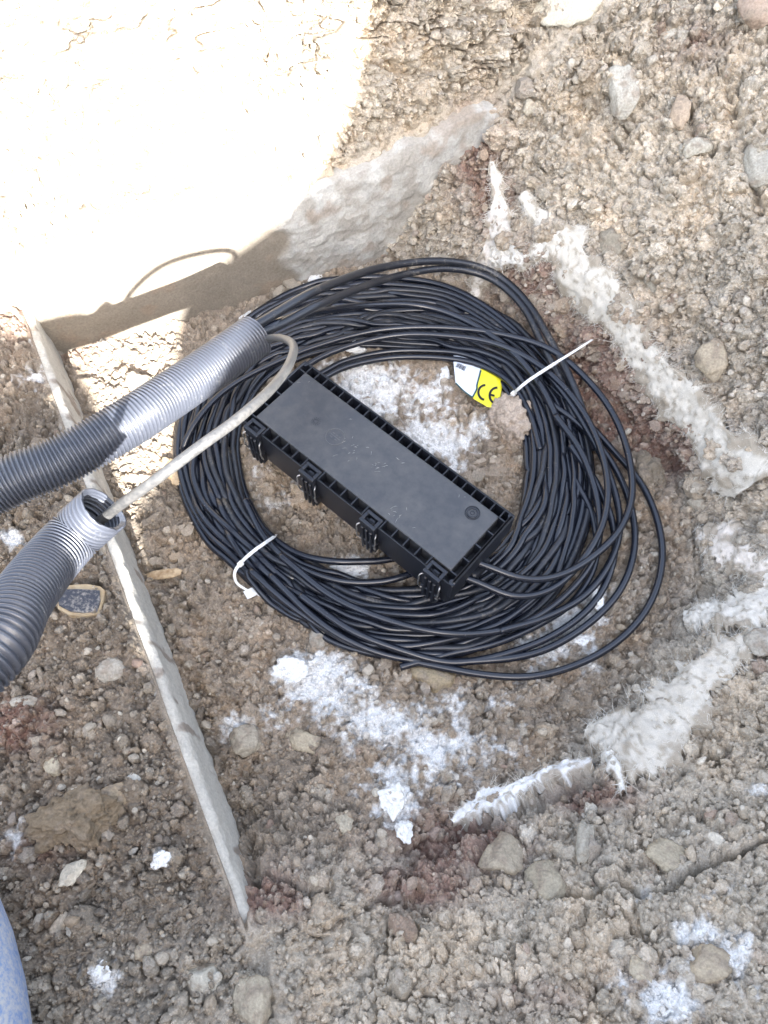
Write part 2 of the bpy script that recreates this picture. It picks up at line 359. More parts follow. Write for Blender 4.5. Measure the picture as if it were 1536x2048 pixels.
groove([(1560, 1670), (1440, 1715), (1330, 1772)], 7, .017); groove([(1330, 1772), (1230, 1770), (1120, 1790)], 6, .012)
groove([(920, 1672), (1060, 1615), (1130, 1585), (1200, 1565)], 11, .018)
groove([(1360, 190), (1390, 260), (1420, 300)], 10, .016); groove([(1460, 200), (1500, 330), (1520, 420)], 9, .016); groove([(1180, 190), (1210, 250), (1240, 300)], 8, .012)
groove([(1230, 480), (1270, 560), (1340, 600)], 9, .012); groove([(1280, 940), (1350, 930)], 20, .012); groove([(500, 1690), (510, 1760)], 14, .02); groove([(520, 1745), (620, 1790)], 8, .014)
groove([(1330, 760), (1420, 830)], 9, .011); groove([(1200, 330), (1150, 260), (1120, 230)], 8, .010); groove([(640, 1860), (760, 1800), (850, 1830)], 7, .010); groove([(1340, 1560), (1450, 1500)], 9, .010)
gain = np.where(sw_ > 0, .85, 1.0) * (1 - .55 * np.clip(snow_m, 0, 1)); D *= gain.astype(np.float32)
col = base_c.astype(np.float32)
Pf, Nf, Cf = P0.reshape(-1, 3), NM.reshape(-1, 3), CELL.ravel(); Df = D.ravel(); colf = col.reshape(-1, 3)
prob = ((T0 ** 2) * np.gradient(cx_)[None, :] * np.gradient(ry_)[:, None]).ravel().astype(float) / np.maximum(Nf[:, 2], .35); prob *= np.where((skl_.ravel() > -.012) & (skl_.ravel() < .009), 0, 1) * np.where((sw_.ravel() > -.016) & (sw_.ravel() < .008), 0, 1); prob /= prob.sum(); cum = np.cumsum(prob)
STONE_C = np.array([1.03, 1.0, .94]) * np.array([(.40, .365, .31), (.36, .33, .285), (.47, .44, .39), (.33, .275, .21), (.30, .27, .245), (.56, .54, .49), (.38, .31, .23), (.28, .19, .155)])
STONE_W = np.array([.26, .22, .13, .16, .10, .06, .05, .02])
def stamp(count, rmin, rmax, win, embed, facet, tint, bright=1.0, pw=2.2):
    idx = np.unique(np.searchsorted(cum, rng.random(count))); idx = idx[idx < len(Cf)]; n = len(idx)
    r = rmin * (1 - rng.random(n) * (1 - (rmin / rmax) ** pw)) ** (-1 / pw); r = np.minimum(r, Cf[idx] * win).astype(np.float32)
    ci, cj = idx // NC, idx % NC; nn = Nf[idx]; c = Pf[idx]
    ax = np.cross(nn, rng.normal(size=(n, 3))); ax /= np.linalg.norm(ax, axis=1, keepdims=True); ay = np.cross(nn, ax)
    asp = rng.uniform(.6, 1.0, n).astype(np.float32)
    top = Df[idx] + r * rng.uniform(embed[0], embed[1], n).astype(np.float32)           # crown of the stone above the local soil
    K = 7; az = (rng.random((n, 1)) * 6.28 + np.arange(K) * 6.283 / K + rng.normal(0, .25, (n, K))); ti = rng.uniform(.55, 1.25, (n, K))
    off = rng.uniform(.62, .95, (n, K)); fx = np.tan(ti) * np.cos(az); fy = np.tan(ti) * np.sin(az); fo = off / np.cos(ti)
    tx, ty = rng.normal(0, .22, n), rng.normal(0, .22, n)
    cc = STONE_C[rng.choice(len(STONE_C), n, p=STONE_W / STONE_W.sum())] * rng.uniform(.8, 1.15, (n, 1)) * bright
    cc = cc * tint + colf[idx] * (1 - tint) * rng.uniform(.78, 1.28, (n, 1))
    wmax = int(win)
    for di in range(-wmax, wmax + 1):
        for dj in range(-wmax, wmax + 1):
            ok = (np.hypot(di, dj) * Cf[idx] < r * 1.5) & (ci + di >= 0) & (ci + di < NR) & (cj + dj >= 0) & (cj + dj < NC)
            s = np.nonzero(ok)[0]
            if not len(s): continue
            k = (ci[s] + di) * NC + cj[s] + dj; q = Pf[k] - c[s]; far = (q * nn[s]).sum(1)
            u = (q * ax[s]).sum(1) / r[s]; v = (q * ay[s]).sum(1) / (r[s] * asp[s]); rr = u * u + v * v
            dome = np.sqrt(np.maximum(1 - rr, 0)) - np.where(rr > 1, 9, 0)
            if facet:
                hf = (fo[s] - u[:, None] * fx[s] - v[:, None] * fy[s]).min(1) - 0
                hgt = np.minimum(np.minimum(hf, dome + .34), .80 + 1.4 * u * tx[s] + 1.4 * v * ty[s]) - .80
                hgt = np.where(rr > 1.2, -9, hgt)
            else: hgt = dome - 1
            val = (top[s] + hgt * r[s] - far).astype(np.float32)
            m = (val > Df[k]) & (np.abs(far) < r[s] * 1.5); k = k[m]; Df[k] = val[m]; colf[k] = cc[s][m]
stamp(900, .014, .034, 24, (.3, .7), True, .10, 1.02)
stamp(24000, .0032, .0100, 10, (.45, 1.25), True, .12, 1.06)
stamp(66000, .0018, .0044, 6, (.5, 1.3), True, .14, 1.06)
stamp(900, .010, .026, 22, (.3, .65), True, .55, 1.03)
stamp(8500, .0045, .011, 14, (.35, 1.0), True, .34, 1.05)
stamp(200000, .0012, .0028, 4, (.5, 1.3), True, .30, 1.05, pw=1.5)
Df += (.0022 * (vnoise(Pf, .0035, 61) - .5)).astype(np.float32)
# open up the gaps between the crumbs
DG = Df.reshape(NR, NC); kk = 6
def boxblur(a, k):
    c = np.cumsum(np.pad(a, ((k + 1, k), (0, 0)), 'edge'), 0); a = (c[2 * k + 1:] - c[:-2 * k - 1]) / (2 * k + 1)
    c = np.cumsum(np.pad(a, ((0, 0), (k + 1, k)), 'edge'), 1); return (c[:, 2 * k + 1:] - c[:, :-2 * k - 1]) / (2 * k + 1)
mean_ = boxblur(DG.astype(np.float64), kk); dv = DG - mean_; Df[:] = (mean_ + np.where(dv < 0, 1.75, 1.2) * dv).ravel()
Df -= 1.25 * crack.ravel()
# broken ledges and pockets in the soil face above the footing
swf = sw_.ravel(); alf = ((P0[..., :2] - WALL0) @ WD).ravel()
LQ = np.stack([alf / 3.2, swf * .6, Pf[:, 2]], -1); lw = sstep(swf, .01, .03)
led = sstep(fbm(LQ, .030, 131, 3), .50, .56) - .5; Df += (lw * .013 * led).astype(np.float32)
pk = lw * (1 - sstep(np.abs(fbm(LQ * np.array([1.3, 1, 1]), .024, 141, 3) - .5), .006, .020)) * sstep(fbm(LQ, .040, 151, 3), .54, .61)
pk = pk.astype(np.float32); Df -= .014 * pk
colf[:] = colf * (1 - .5 * pk[:, None]) + np.array([.16, .115, .085], np.float32) * .5 * pk[:, None]  # pockets also coloured darker, standing in for the shade inside them
coilm = ((PX - 790) / 570) ** 2 + ((PY - 940) / 450) ** 2; coilm = sstep(1.15 - coilm, 0, .2).ravel(); Df[:] = np.where(coilm > 0, np.minimum(Df, .030 - .020 * coilm), Df)
# the soil ends just below the edge of the kerb and of the footing
skf = skl_.ravel(); kf = sstep(skf, .006, .013); akf = ((P0[..., :2] - K0) @ KD).ravel() / np.linalg.norm(K1 - K0); on = (skf > .004) & (swf < .004) & (akf < 1.0)
Df[:] = np.where(on, Df * kf - .001 * (1 - kf), Df); wf = sstep(swf, .004, .016); on = (swf > -.002) & (swf < .016)
Df[:] = np.where(on, np.minimum(Df, Df * wf) - .004 * (1 - wf), Df)
# snow lies in the hollows and over the crumbs
sn = snow_m.ravel() * 1.12 + .60 * (fbm(Pf, .04, 81, 4) - .5) + .75 * (fbm(Pf, .0075, 85, 3) - .5) - .07 * np.clip(Df / .005, -1, 1.6)
sn = sstep(sn, .40, .78).astype(np.float32); thick = sstep(snow_m.ravel() + .4 * (fbm(Pf, .04, 88, 2) - .5), .6, .95)
colf[:] = colf * (1 - sn[:, None] * .95) + np.array([.80, .79, .765], np.float32) * sn[:, None] * .95
Df += (sn * (.001 + .003 * thick)).astype(np.float32)
VF = Pf + Nf * Df[:, None]
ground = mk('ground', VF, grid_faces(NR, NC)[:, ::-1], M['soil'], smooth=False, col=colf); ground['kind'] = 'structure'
VG = VF.reshape(NR, NC, 3)
def surf(px, py, lift=0.0):
    """finished ground surface at a photo point, with its normal"""
    j = np.clip(np.searchsorted(cx_, np.asarray(px) - STEP / 2), 0, NC - 1); i = np.clip(np.searchsorted(ry_, np.asarray(py) - STEP / 2), 0, NR - 1)
    return VG[i, j] + NM[i, j] * lift, NM[i, j]

# ---- coarse ground beyond it, out to the horizon
ex = np.concatenate([-np.geomspace(2.6, 150, 26)[::-1], np.linspace(-2.5, 2.5, 120), np.geomspace(2.6, 150, 26)])
ey = np.concatenate([-np.geomspace(2.2, 150, 26)[::-1], np.linspace(-2.1, 3.5, 130), np.geomspace(3.6, 150, 26)])
EX, EY = np.meshgrid(ex, ey, indexing='ij'); EZ = H(EX, EY) - .10 * sstep(-np.hypot(EX, EY - .6), -2.2, -1.5) - .02
OV = np.stack([EX, EY, EZ], -1).reshape(-1, 3); oc = np.array([.29, .25, .2]) * (.7 + .6 * fbm(OV, .3, 7, 3))[:, None]
o = mk('surrounding_ground', OV, grid_faces(len(ex), len(ey)), M['soil'], col=oc); o['kind'] = 'structure'

# ---- added unseen heap behind the camera: crest shaped to leave only the sunlit outline
SA = np.cross([0, 0, 1], SUN); SA /= np.linalg.norm(SA); SB = np.cross(SUN, SA)
CREST = [(-2.2, .30), (-1.4, .62), (-.8, .72), (-.42, .70), (-.32, .672), (-.30, .625), (-.285, .59), (-.262, .56), (-.235, .540), (-.220, .50), (-.2105, .42), (-.2085, .30), (-.2035, .295), (-.198, .372), (-.17, .381), (-.137, .392), (-.11, .422), (-.085, .495), (-.05, .547), (-.02, .595),
         (.016, .627), (.09, .664), (.15, .69), (.18, .707), (.22, .738), (.262, .771), (.29, .80), (.33, .855), (.36, .91), (.385, .98), (.41, 1.08), (.5, 1.2), (.8, 1.3), (1.3, 1.2), (2.0, .9), (2.8, .4)]
ca = np.concatenate([np.linspace(-2.2, -.5, 40), np.linspace(-.5, .6, 441)[1:], np.linspace(.6, 2.8, 50)[1:]])
cb = np.interp(ca, *zip(*CREST)) + .010 * (vnoise(np.stack([ca * 1, ca * 0, ca * 0], -1), .035, 3) - .5) * sstep(np.abs(ca + .2), .03, .09)
CR = SUN * 2.25 + ca[:, None] * SA + cb[:, None] * SB
hd = np.array([SUN[0], SUN[1], 0]) / np.hypot(SUN[0], SUN[1]); zb = .3
rows = []
for f in np.concatenate([np.linspace(-1, 0, 26), np.linspace(0, 1, 26)[1:]]):
    q = CR.copy(); hgt = CR[:, 2] - zb; sm = np.convolve(np.pad(hgt, 20, 'edge'), np.ones(41) / 41, 'valid')
    g = min(1, abs(f) * 2.2); hh = hgt * (1 - g) + sm * g
    q[:, 2] = zb + hh * (1 - abs(f)) ** 1.05 - .02 * (abs(f) > .98); q += hd * (f * .95 * 1.0)
    amt = .07 * min(1, abs(f) * 5) * (f > 0) + .02 * min(1, abs(f) * 8) * (f < 0); q[:, 2] += amt * (fbm(q, .2, 14, 4) - .5); rows.append(q)
HV = np.stack(rows).reshape(-1, 3)
o = mk('added_shade_heap', HV, grid_faces(len(rows), len(ca)), M['soil'], col=np.array([.30, .26, .21]) * (.7 + .6 * fbm(HV, .06, 15, 4))[:, None])
tag(o, 'added unseen heap of soil behind the camera, its crest shaped to shade the pit', 'spoil heap')

# ------------------------------------------------------------------ concrete footing (back) and kerb (left)
def wallpt(a, s, z): return np.concatenate([np.asarray(WALL0 + WD * a[..., None] + WB * s[..., None]), z[..., None]], -1)
na, nz = 420, 90
a = np.linspace(-.35, 1.05, na); f = np.linspace(0, 1, nz)
AA, FF = np.meshgrid(a, f, indexing='ij')
topz = foot_top(AA) + .016 * (vnoise(np.stack([AA, AA * 0, AA * 0], -1), .05, 4) - .5) + .008 * (vnoise(np.stack([AA, AA * 0, AA * 0], -1), .012, 4) - .5)
ZZ = -.08 + FF * (topz + .08); SS = -.014 + 0 * AA
Q = np.stack([AA, SS, ZZ], -1)
SS = SS - .004 * (fbm(Q, .10, 3, 2) - .5) - .0016 * (vnoise(Q, .012, 5) - .5) + .012 * FF ** 14
frost = sstep(AA + .05 * (fbm(Q, .05, 6, 3) - .5) * 2, .445, .475)
fr2 = frost * (.55 + .45 * sstep(fbm(Q, .03, 9, 4), .36, .56)); SS = SS - frost * (.0022 * vnoise(Q, .006, 8) + .0015 * vnoise(Q, .003, 18) + .0022 * sstep(fbm(Q, .05, 19, 3) + (FF - .6) * .5, .5, .62)) - .004 * frost
wet = np.array([.235, .205, .165]) * (.75 + .5 * fbm(Q, .07, 11, 4))[..., None]
pale = np.array([.43, .42, .39]) * (.70 + .60 * fbm(Q, .025, 12, 4))[..., None]
C_ = wet * (1 - fr2[..., None]) + pale * fr2[..., None]
stain = sstep(fbm(Q, .035, 14, 3), .60, .72)[..., None] * .5; C_ = C_ * (1 - stain) + np.array([.26, .20, .15]) * stain
front = wallpt(AA, SS, ZZ); back = wallpt(a, 0 * a + .09, topz[:, -1]); backb = wallpt(a, 0 * a + .09, 0 * a - .08)
V = np.concatenate([front, back[:, None], backb[:, None]], 1).reshape(-1, 3)
C_ = np.concatenate([C_, np.repeat(C_[:, -1:], 2, 1)], 1).reshape(-1, 3)
o = mk('concrete_footing', V, grid_faces(na, nz + 2), M['concrete'], col=C_)
tag(o, 'low concrete footing along the back of the pit, half brown and half frosted white', 'footing')

nk = 420; t = np.linspace(-.06, 1.05, nk) * np.linalg.norm(K1 - K0)
prof = [(-.010, -.06)] + [(-.010 + .004 * z / .118, z) for z in np.linspace(0, .112, 34)] + [(-.0045, .1165), (.000, .1195), (.005, .1200), (.010, .1185), (.016, .112), (.03, .10), (.05, .09), (.05, -.06)]
pr = np.array(prof); S2 = np.repeat(pr[None, :, 0], nk, 0); Z2 = np.repeat(pr[None, :, 1], nk, 0); T2 = np.repeat(t[:, None], len(pr), 1)
Q = np.stack([T2, S2, Z2], -1)
edge = np.exp(-((S2 + .002) / .008) ** 2 - ((Z2 - .117) / .012) ** 2)
S2 = S2 + .011 * (fbm(Q, .16, 3, 2) - .5) * (S2 < .012) + .003 * (fbm(Q, .03, 13, 2) - .5) + .0018 * (vnoise(Q, .010, 5) - .5) + edge * .009 * (vnoise(Q, .018, 6) - .35)
Z2 = Z2 - edge * .008 * vnoise(Q, .022, 8) + .003 * (fbm(Q, .03, 9, 2) - .5) * (Z2 > .1)
V = np.concatenate([(K0 + KD * T2[..., None] + KL * S2[..., None]), Z2[..., None]], -1)
sq = Q / np.array([3.0, 1, 1]); C_ = np.array([.50, .475, .42]) * (.80 + .36 * fbm(sq, .03, 21, 4))[..., None]
st = sstep(fbm(Q / np.array([1.0, 1, 3.]), .02, 25, 3), .63, .74)[..., None] * .65; C_ = C_ * (1 - st) + np.array([.17, .12, .09]) * st
topd = (sstep(S2, -.002, .012) * sstep(fbm(Q, .02, 28, 3), .35, .55))[..., None]; C_ = C_ * (1 - topd * .7) + np.array([.25, .20, .15]) * topd * .7
o = mk('concrete_kerb', V.reshape(-1, 3), grid_faces(nk, len(pr))[:, ::-1], M['concrete'], col=C_.reshape(-1, 3))
tag(o, 'pale smooth concrete kerb standing along the left edge of the pit floor', 'kerb')

# ------------------------------------------------------------------ loose gravel (uncountable) and single stones
def scatter_gravel(count, rmin, rmax):
    idx = np.unique(np.searchsorted(cum, rng.random(count))); n = len(idx); Vs, Fs, Cs = [], [], []
    prot = [rock_shape(2, 100 + k, (1, rng.uniform(.65, 1), rng.uniform(.5, .8)), 10, .10) for k in range(24)]
    r = rmin * (1 - rng.random(n) * (1 - (rmin / rmax) ** 2.4)) ** (-1 / 2.4); base = 0
    q = rng.normal(size=(n, 4)); q /= np.linalg.norm(q, axis=1, keepdims=True)
    for k in range(n):
        v, f = prot[k % 24]; ww, x, y, z = q[k]
        Rm = np.array([[1 - 2 * (y * y + z * z), 2 * (x * y - z * ww), 2 * (x * z + y * ww)], [2 * (x * y + z * ww), 1 - 2 * (x * x + z * z), 2 * (y * z - x * ww)], [2 * (x * z - y * ww), 2 * (y * z + x * ww), 1 - 2 * (x * x + y * y)]])
        Vs.append((v * r[k]) @ Rm.T + VF[idx[k]] + Nf[idx[k]] * r[k] * .22); Fs.append(f + base); base += len(v)
        c = STONE_C[rng.choice(len(STONE_C), p=STONE_W / STONE_W.sum())] * rng.uniform(.75, 1.25) * .55 + colf[idx[k]] * .5
        Cs.append(np.repeat(c[None], len(v), 0))
    return np.concatenate(Vs), np.concatenate(Fs), np.concatenate(Cs)
V, F, C_ = scatter_gravel(9500, .0026, .0115)
o = mk('gravel', V, F, M['stone'], smooth=False, col=C_); o['kind'] = 'stuff'; o['label'] = 'loose gravel and crumbs strewn over the whole pit'

def place_axes(px, py):
    p, n = surf(px, py); n = n / np.linalg.norm(n); x = RX - n * (RX @ n); x /= np.linalg.norm(x); return p, x, np.cross(n, x), n
def stone(px, py, rx, ry, c, label, name='stone', cat='stone', lvl=4, seed=None, rot=0.0, hgt=.7, sink=.40, mat='stone', facets=9, rough=.13, dirt=.75):
    p, x, y, n = place_axes(px, py); d = float((p - CAM) @ DZ) / FPX
    v = ray(px, py); v = v / np.linalg.norm(v); fs = max(.45, abs(v @ n))
    a, b = rx * d, ry * d / fs; h = hgt * min(a, b); seed = (seed or int(px * 7 + py)) % 61 + 1
    V, F = rock_shape(lvl, seed, (a * 1.22, b * 1.22, h * 1.2), facets, rough, (.52, .92))
    cr, sr = math.cos(rot), math.sin(rot); V = np.stack([V[:, 0] * cr - V[:, 1] * sr, V[:, 0] * sr + V[:, 1] * cr, V[:, 2]], 1)
    V = V + (fbm(V + seed, min(a, b) * .35, 3, 3) - .5)[:, None] * V * .3
    if name == 'earth_clod':
        g = V / (np.linalg.norm(V, axis=1, keepdims=True) + 1e-9); V = V + g * (.013 * (fbm(V + seed, .024, 4, 2) - .5) + .0085 * (vnoise(V + seed, .010, 5) - .5) + .0055 * (vnoise(V + seed, .005, 7) - .5) + .003 * (vnoise(V + seed, .0028, 6) - .5))[:, None]
    w = V[:, :1] * x + V[:, 1:2] * y + V[:, 2:] * n
    cc = np.array(c) * np.array([.88, .84, .76]) * (.82 + .36 * fbm(V + seed, max(a, b) * .5, 5, 4))[:, None]
    dm = sstep(fbm(V + seed * 2, max(a, b) * .4, 15, 3), .5, .66)[:, None] * dirt; cc = cc * (1 - dm) + np.array([.27, .22, .17]) * dm
    o = mk(name, w, F, M[mat], col=cc); o.location = Vector([float(q) for q in p + n * h * (1 - 2 * sink) * .5]); tag(o, label, cat, {'stone': 'stones bedded in the soil', 'clod': 'earth clods', 'snow': 'snow lumps'}[cat]); return o
for args in [
    (1018, 848, 46, 44, (.50, .43, .38), 'large pale crumbly lump of earth inside the coil below the yellow tag', dict(name='earth_clod', cat='clod', lvl=6, rough=.28, hgt=.8, dirt=.6)),
    (160, 1642, 66, 52, (.23, .188, .142), 'big rounded brown earth clod on the soil left of the kerb', dict(name='earth_clod', cat='clod', lvl=6, rough=.3, hgt=1.0, dirt=.3, sink=.42)),
    (1290, 955, 36, 40, (.235, .205, .17), 'dark crumbly clod lodged under the torn white fabric on the right', dict(name='earth_clod', cat='clod', lvl=6, rough=.3, dirt=.5)),
    (492, 1482, 27, 25, (.42, .385, .33), 'grey angular stone just right of the kerb, beside a snow patch', {}),
    (606, 1476, 38, 22, (.46, .41, .33), 'flat tan stone with a brown hollow on the lower pit floor', dict(rot=-.5)),
    (148, 1750, 17, 29, (.62, .58, .51), 'pale pointed stone lying on brown soil near the left edge', dict(rot=-.5, dirt=.1)),
    (118, 1850, 18, 23, (.60, .53, .45), 'whitish rounded stone with orange tint right of the blue bucket', dict(dirt=.15)),
    (143, 1862, 9, 12, (.58, .57, .54), 'small white stone touching the orange tinted stone by the blue bucket', dict(dirt=.1)),
    (228, 1592, 27, 24, (.40, .33, .25), 'tan faceted stone right of the big brown clod', {}),
    (103, 1532, 17, 26, (.48, .44, .36), 'cream oblong stone leaning above the big brown clod', dict(rot=.4)),
    (270, 1560, 13, 12, (.52, .53, .53), 'small light grey stone on brown soil between tan stone and kerb', dict(dirt=.1)),
    (1425, 716, 28, 38, (.47, .41, .33), 'large smooth beige stone in the right bank above the white fabric', {}),
    (1222, 482, 23, 25, (.37, .345, .30), 'round grey stone above the upper torn fabric on the bank', dict(facets=20)),
    (1247, 190, 27, 42, (.50, .49, .46), 'long whitish stone set upright in the upper right bank', dict(rot=.1)),
    (1362, 226, 19, 27, (.46, .38, .31), 'pinkish oval stone right of the long whitish stone', {}),
    (1510, 40, 30, 34, (.42, .34, .29), 'reddish grey block at the top right corner of the bank', {}),
    (1520, 325, 30, 40, (.44, .43, .40), 'flat grey stone jutting out at the right edge of the bank', {}),
    (1390, 300, 27, 18, (.52, .50, .45), 'pale blunt stone in the middle of the upper right bank', {}),
    (1340, 65, 22, 16, (.50, .49, .46), 'light grey pointed stone near the top of the right bank', {}),
    (1135, 8, 56, 34, (.66, .64, .58), 'broad white stone slab at the top edge of the bank', dict(hgt=.5, dirt=.1)),
    (1060, 215, 15, 17, (.46, .43, .37), 'rounded cream stone near the top of the frosted footing', dict(facets=22)),
    (1300, 565, 18, 28, (.42, .40, .36), 'smooth grey stone on the right bank below the round grey stone', dict(rot=.2)),
    (1335, 1706, 42, 27, (.45, .405, .33), 'wide beige stone above the dark crack in the lower bank', {}),
    (1172, 1690, 15, 40, (.43, .415, .38), 'grey upright shard of stone standing on the lower bank', dict(rot=-.35, hgt=1.0, dirt=.15)),
    (1000, 1715, 40, 32, (.40, .36, .30), 'grey beige boulder below the lower strip of torn fabric', {}),
    (1085, 1760, 34, 34, (.40, .365, .30), 'knobbly beige stone right of the grey beige boulder', dict(rough=.2)),
    (504, 2000, 34, 50, (.46, .42, .35), 'large cream stone at the bottom edge below the kerb end', {}),
    (408, 1958, 33, 25, (.52, .50, .45), 'whitish angular stone on soil below the kerb end', {}),
    (284, 1906, 20, 15, (.42, .37, .30), 'brown grey oval stone left of the whitish angular stone', {}),
    (1415, 1935, 40, 36, (.46, .40, .32), 'large beige stone among the snow in the lower right corner', {}),
    (1283, 1935, 20, 24, (.50, .45, .37), 'pointed cream stone left of the lower right snow', {}),
    (690, 1646, 18, 15, (.50, .46, .39), 'small cream stone left of the big lower snow lump', dict(dirt=.1)),
    (862, 1352, 40, 26, (.37, .31, .22), 'tan stone half under the lowest loop of the cable', {}),
    (642, 1280, 20, 19, (.40, .385, .36), 'grey stone against the lower left side of the coil', {}),
    (222, 1345, 24, 22, (.42, .40, .37), 'grey jagged stone left of the kerb beside the black tile piece', {}),
    (40, 1405, 32, 12, (.44, .42, .39), 'long flat grey stone at the left edge of the soil', dict(rot=.1)),
    (1125, 1105, 17, 19, (.36, .32, .26), 'brown stone showing between the loose loops of the coil', {}),
    (1390, 1010, 20, 16, (.44, .41, .36), 'small grey stone under the right end of the torn fabric', {}),
    (1520, 1290, 26, 24, (.42, .40, .37), 'grey lump of stone at the right edge above the wide fabric flap', {}),
]:
    stone(*args[:6], **args[6])
for px, py, rx, ry, lab, kw in [
    (624, 552, 26, 19, 'clean white snow lump between the footing and the top of the coil', {}),
    (890, 750, 13, 32, 'narrow upright snow lump left of the white and yellow tag', {}),
    (768, 762, 15, 12, 'small snow lump on the pit floor behind the black box', {}),
    (706, 700, 24, 12, 'flat snow lump against the inner top of the coil', {}),
    (790, 1600, 40, 36, 'biggest snow lump at the lower end of the pit floor', {}),
    (805, 1665, 22, 26, 'snow lump below the biggest lump, with soil on it', {}),
    (1190, 1205, 15, 28, 'upright snow lump between two loose outer cable loops', {}),
    (1163, 1282, 16, 14, 'small round snow lump beside the outer cable loop', {}),
    (580, 1350, 34, 22, 'flat snow lump beside the lower left of the coil', {}),
    (708, 1140, 38, 17, 'snow lump inside the coil in front of the black box', {}),
    (325, 1722, 19, 18, 'little snow lump on gravel left of the kerb end', {}),
    (205, 1945, 24, 20, 'snow lump on brown soil right of the blue bucket', {}),
    (494, 632, 13, 12, 'small snow lump by the mouth of the upper duct', {}),
]:
    stone(px, py, rx, ry, (.8, .8, .8), lab, name='snow_lump', cat='snow', lvl=5, hgt=.5, sink=.42, mat='snow', facets=34, rough=.5)

# ------------------------------------------------------------------ splice closure (black box)
ZT, BH = .131, .096
qa, qb, qc, qd = [at(*q, ZT) for q in [(611, 718), (1026, 1031), (911, 1173), (480, 837)]]
exv = (qb - qa) + (qc - qd); exv[2] = 0; exv /= np.linalg.norm(exv); eyv = np.array([-exv[1], exv[0], 0])
BL = float(((qb - qa) + (qc - qd)) @ exv) / 2; BW = float(((qa - qd) + (qb - qc)) @ eyv) / 2; bc = (qa + qb + qc + qd) / 4
box = empty('splice_closure', (bc[0], bc[1], ZT - BH), 'long black plastic cable splice box lying inside the cable coil', 'splice box')
box.rotation_euler = (0, 0, math.atan2(exv[1], exv[0]))
hx, hy = BL / 2, BW / 2; T_, RT = .0026, .0165
m = MB(); m.box(-hx + .004, hx - .004, -hy + .004, hy - .004, 0, .045, bev=.006)
m.box(-hx + .001, hx - .001, -hy + .001, hy - .001, .0405, .0455, bev=.001)
for sx in (-1, 1): m.box(sx * hx - .006, sx * hx + .006, -.02, .02, .010, .036, bev=.003)
m.build('base_shell', M['box'], box)
m = MB(); zt = BH
m.box(-hx, hx, -hy, -hy + T_, .046, zt - .004, bev=.0008)                    # front wall, a little lower
m.box(-hx, hx, hy - T_, hy, .046, zt, bev=.0008)
m.box(-hx, -hx + .004, -hy + T_ - .0004, hy - T_ + .0004, .046, zt + .0004, bev=.001); m.box(hx - .006, hx, -hy + T_ - .0004, hy - T_ + .0004, .046, zt + .0004, bev=.002)
m.box(-hx + .003, hx - .005, -hy + .002, hy - .002, .050, .066)              # floor of the slots
for sx in (-1, 1):                                                            # rounded corner posts
    for sy in (-1, 1):
        th = np.linspace(0, 2 * math.pi, 17)[:-1]
        m.tube([(sx * (hx - .0042), sy * (hy - .0042), .0465), (sx * (hx - .0042), sy * (hy - .0042), zt - .0012)], .0047, 14)
LATX = [-hx + BL * q for q in (.068, .347, .636, .922)]
# ribs across the slots
rb = lambda x0, x1, y0, y1: m.box(x0, x1, y0, y1, .060, zt - .0016, bev=.0004)
nb = 22
for k in range(nb + 1):
    x = -hx + RT + (BL - 2 * RT) * k / nb; rb(x - .0010, x + .0010, hy - RT - .001, hy - T_ + .001)
for k in range(5):
    y = -hy + RT + (BW - 2 * RT) * k / 4
    rb(-hx + .003, -hx + RT + .001, y - .0011, y + .0011); rb(hx - RT - .001, hx - .005, y - .0011, y + .0011)
for g in range(3):
    x0, x1 = LATX[g] + .017, LATX[g + 1] - .017
    for k in range(5):
        x = x0 + (x1 - x0) * k / 4; rb(x - .0011, x + .0011, -hy + T_ - .001, -hy + RT + .001)
m.build('lid', M['box'], box)
m = MB(); m.box(-hx + RT, hx - RT, -hy + RT, hy - RT, .058, zt + .0002, bev=.0012)
mp = plastic('lid_panel_plastic', (.040, .042, .047), (.115, .112, .106), .16, .66, 5, rough=.33, spec=.6, bs=.03, fine=60)
PM = m
def boxlocal(px, py):
    p = at(px, py, ZT) - bc; return float(p @ exv), float(p @ eyv)
def ring_mesh(mb, cx, cy, ro, ri, z0, z1, k=40):
    th = np.arange(k) * 2 * math.pi / k; c, s = np.cos(th), np.sin(th)
    R_ = [(ro, z0), (ro, z1 - .0003), (ro - .0003, z1), (ri + .0003, z1), (ri, z1 - .0003), (ri, z0)]
    V = np.concatenate([np.stack([cx + r * c, cy + r * s, 0 * c + z], 1) for r, z in R_]); mb.add(V, grid_faces(len(R_), k, True)[:, ::-1])
px_, py_ = boxlocal(945, 1026); m = MB()
ring_mesh(m, px_, py_, .0112, .0099, zt, zt + .0012); ring_mesh(m, px_, py_, .0088, .0062, zt, zt + .0022); ring_mesh(m, px_, py_, .0036, .0018, zt, zt + .0010, 20)
m.build('vent_plug', M['box'], box, True)
cx0, cy0 = boxlocal(670, 874); m = MB(); ring_mesh(m, cx0, cy0, .0150, .0138, zt, zt + .0010, 56)
for k, (u, v, wd) in enumerate([(-.006, .004, .004), (0, .004, .0035), (.006, .004, .003), (-.005, -.003, .005), (.004, -.003, .004), (0, .0005, .018)]):
    m.box(cx0 + u - wd / 2, cx0 + u + wd / 2, cy0 + v - .0007, cy0 + v + .0007, zt, zt + .0005)
m.build('moulded_emblem', plastic('emblem_plastic', (.075, .077, .082), (.14, .135, .13), .2, .6, 30, rough=.4), box)
cx1, cy1 = boxlocal(632, 843); m = MB()
for k in range(12):
    for rr in (.0036, .0062):
        q = k * math.pi / 6 + rr * 100; m.tube([(cx1 + rr * math.cos(q), cy1 + rr * math.sin(q), zt - .0005), (cx1 + rr * math.cos(q), cy1 + rr * math.sin(q), zt + .0007)], .0006, 7)
m.build('date_dial', M['box'], box)
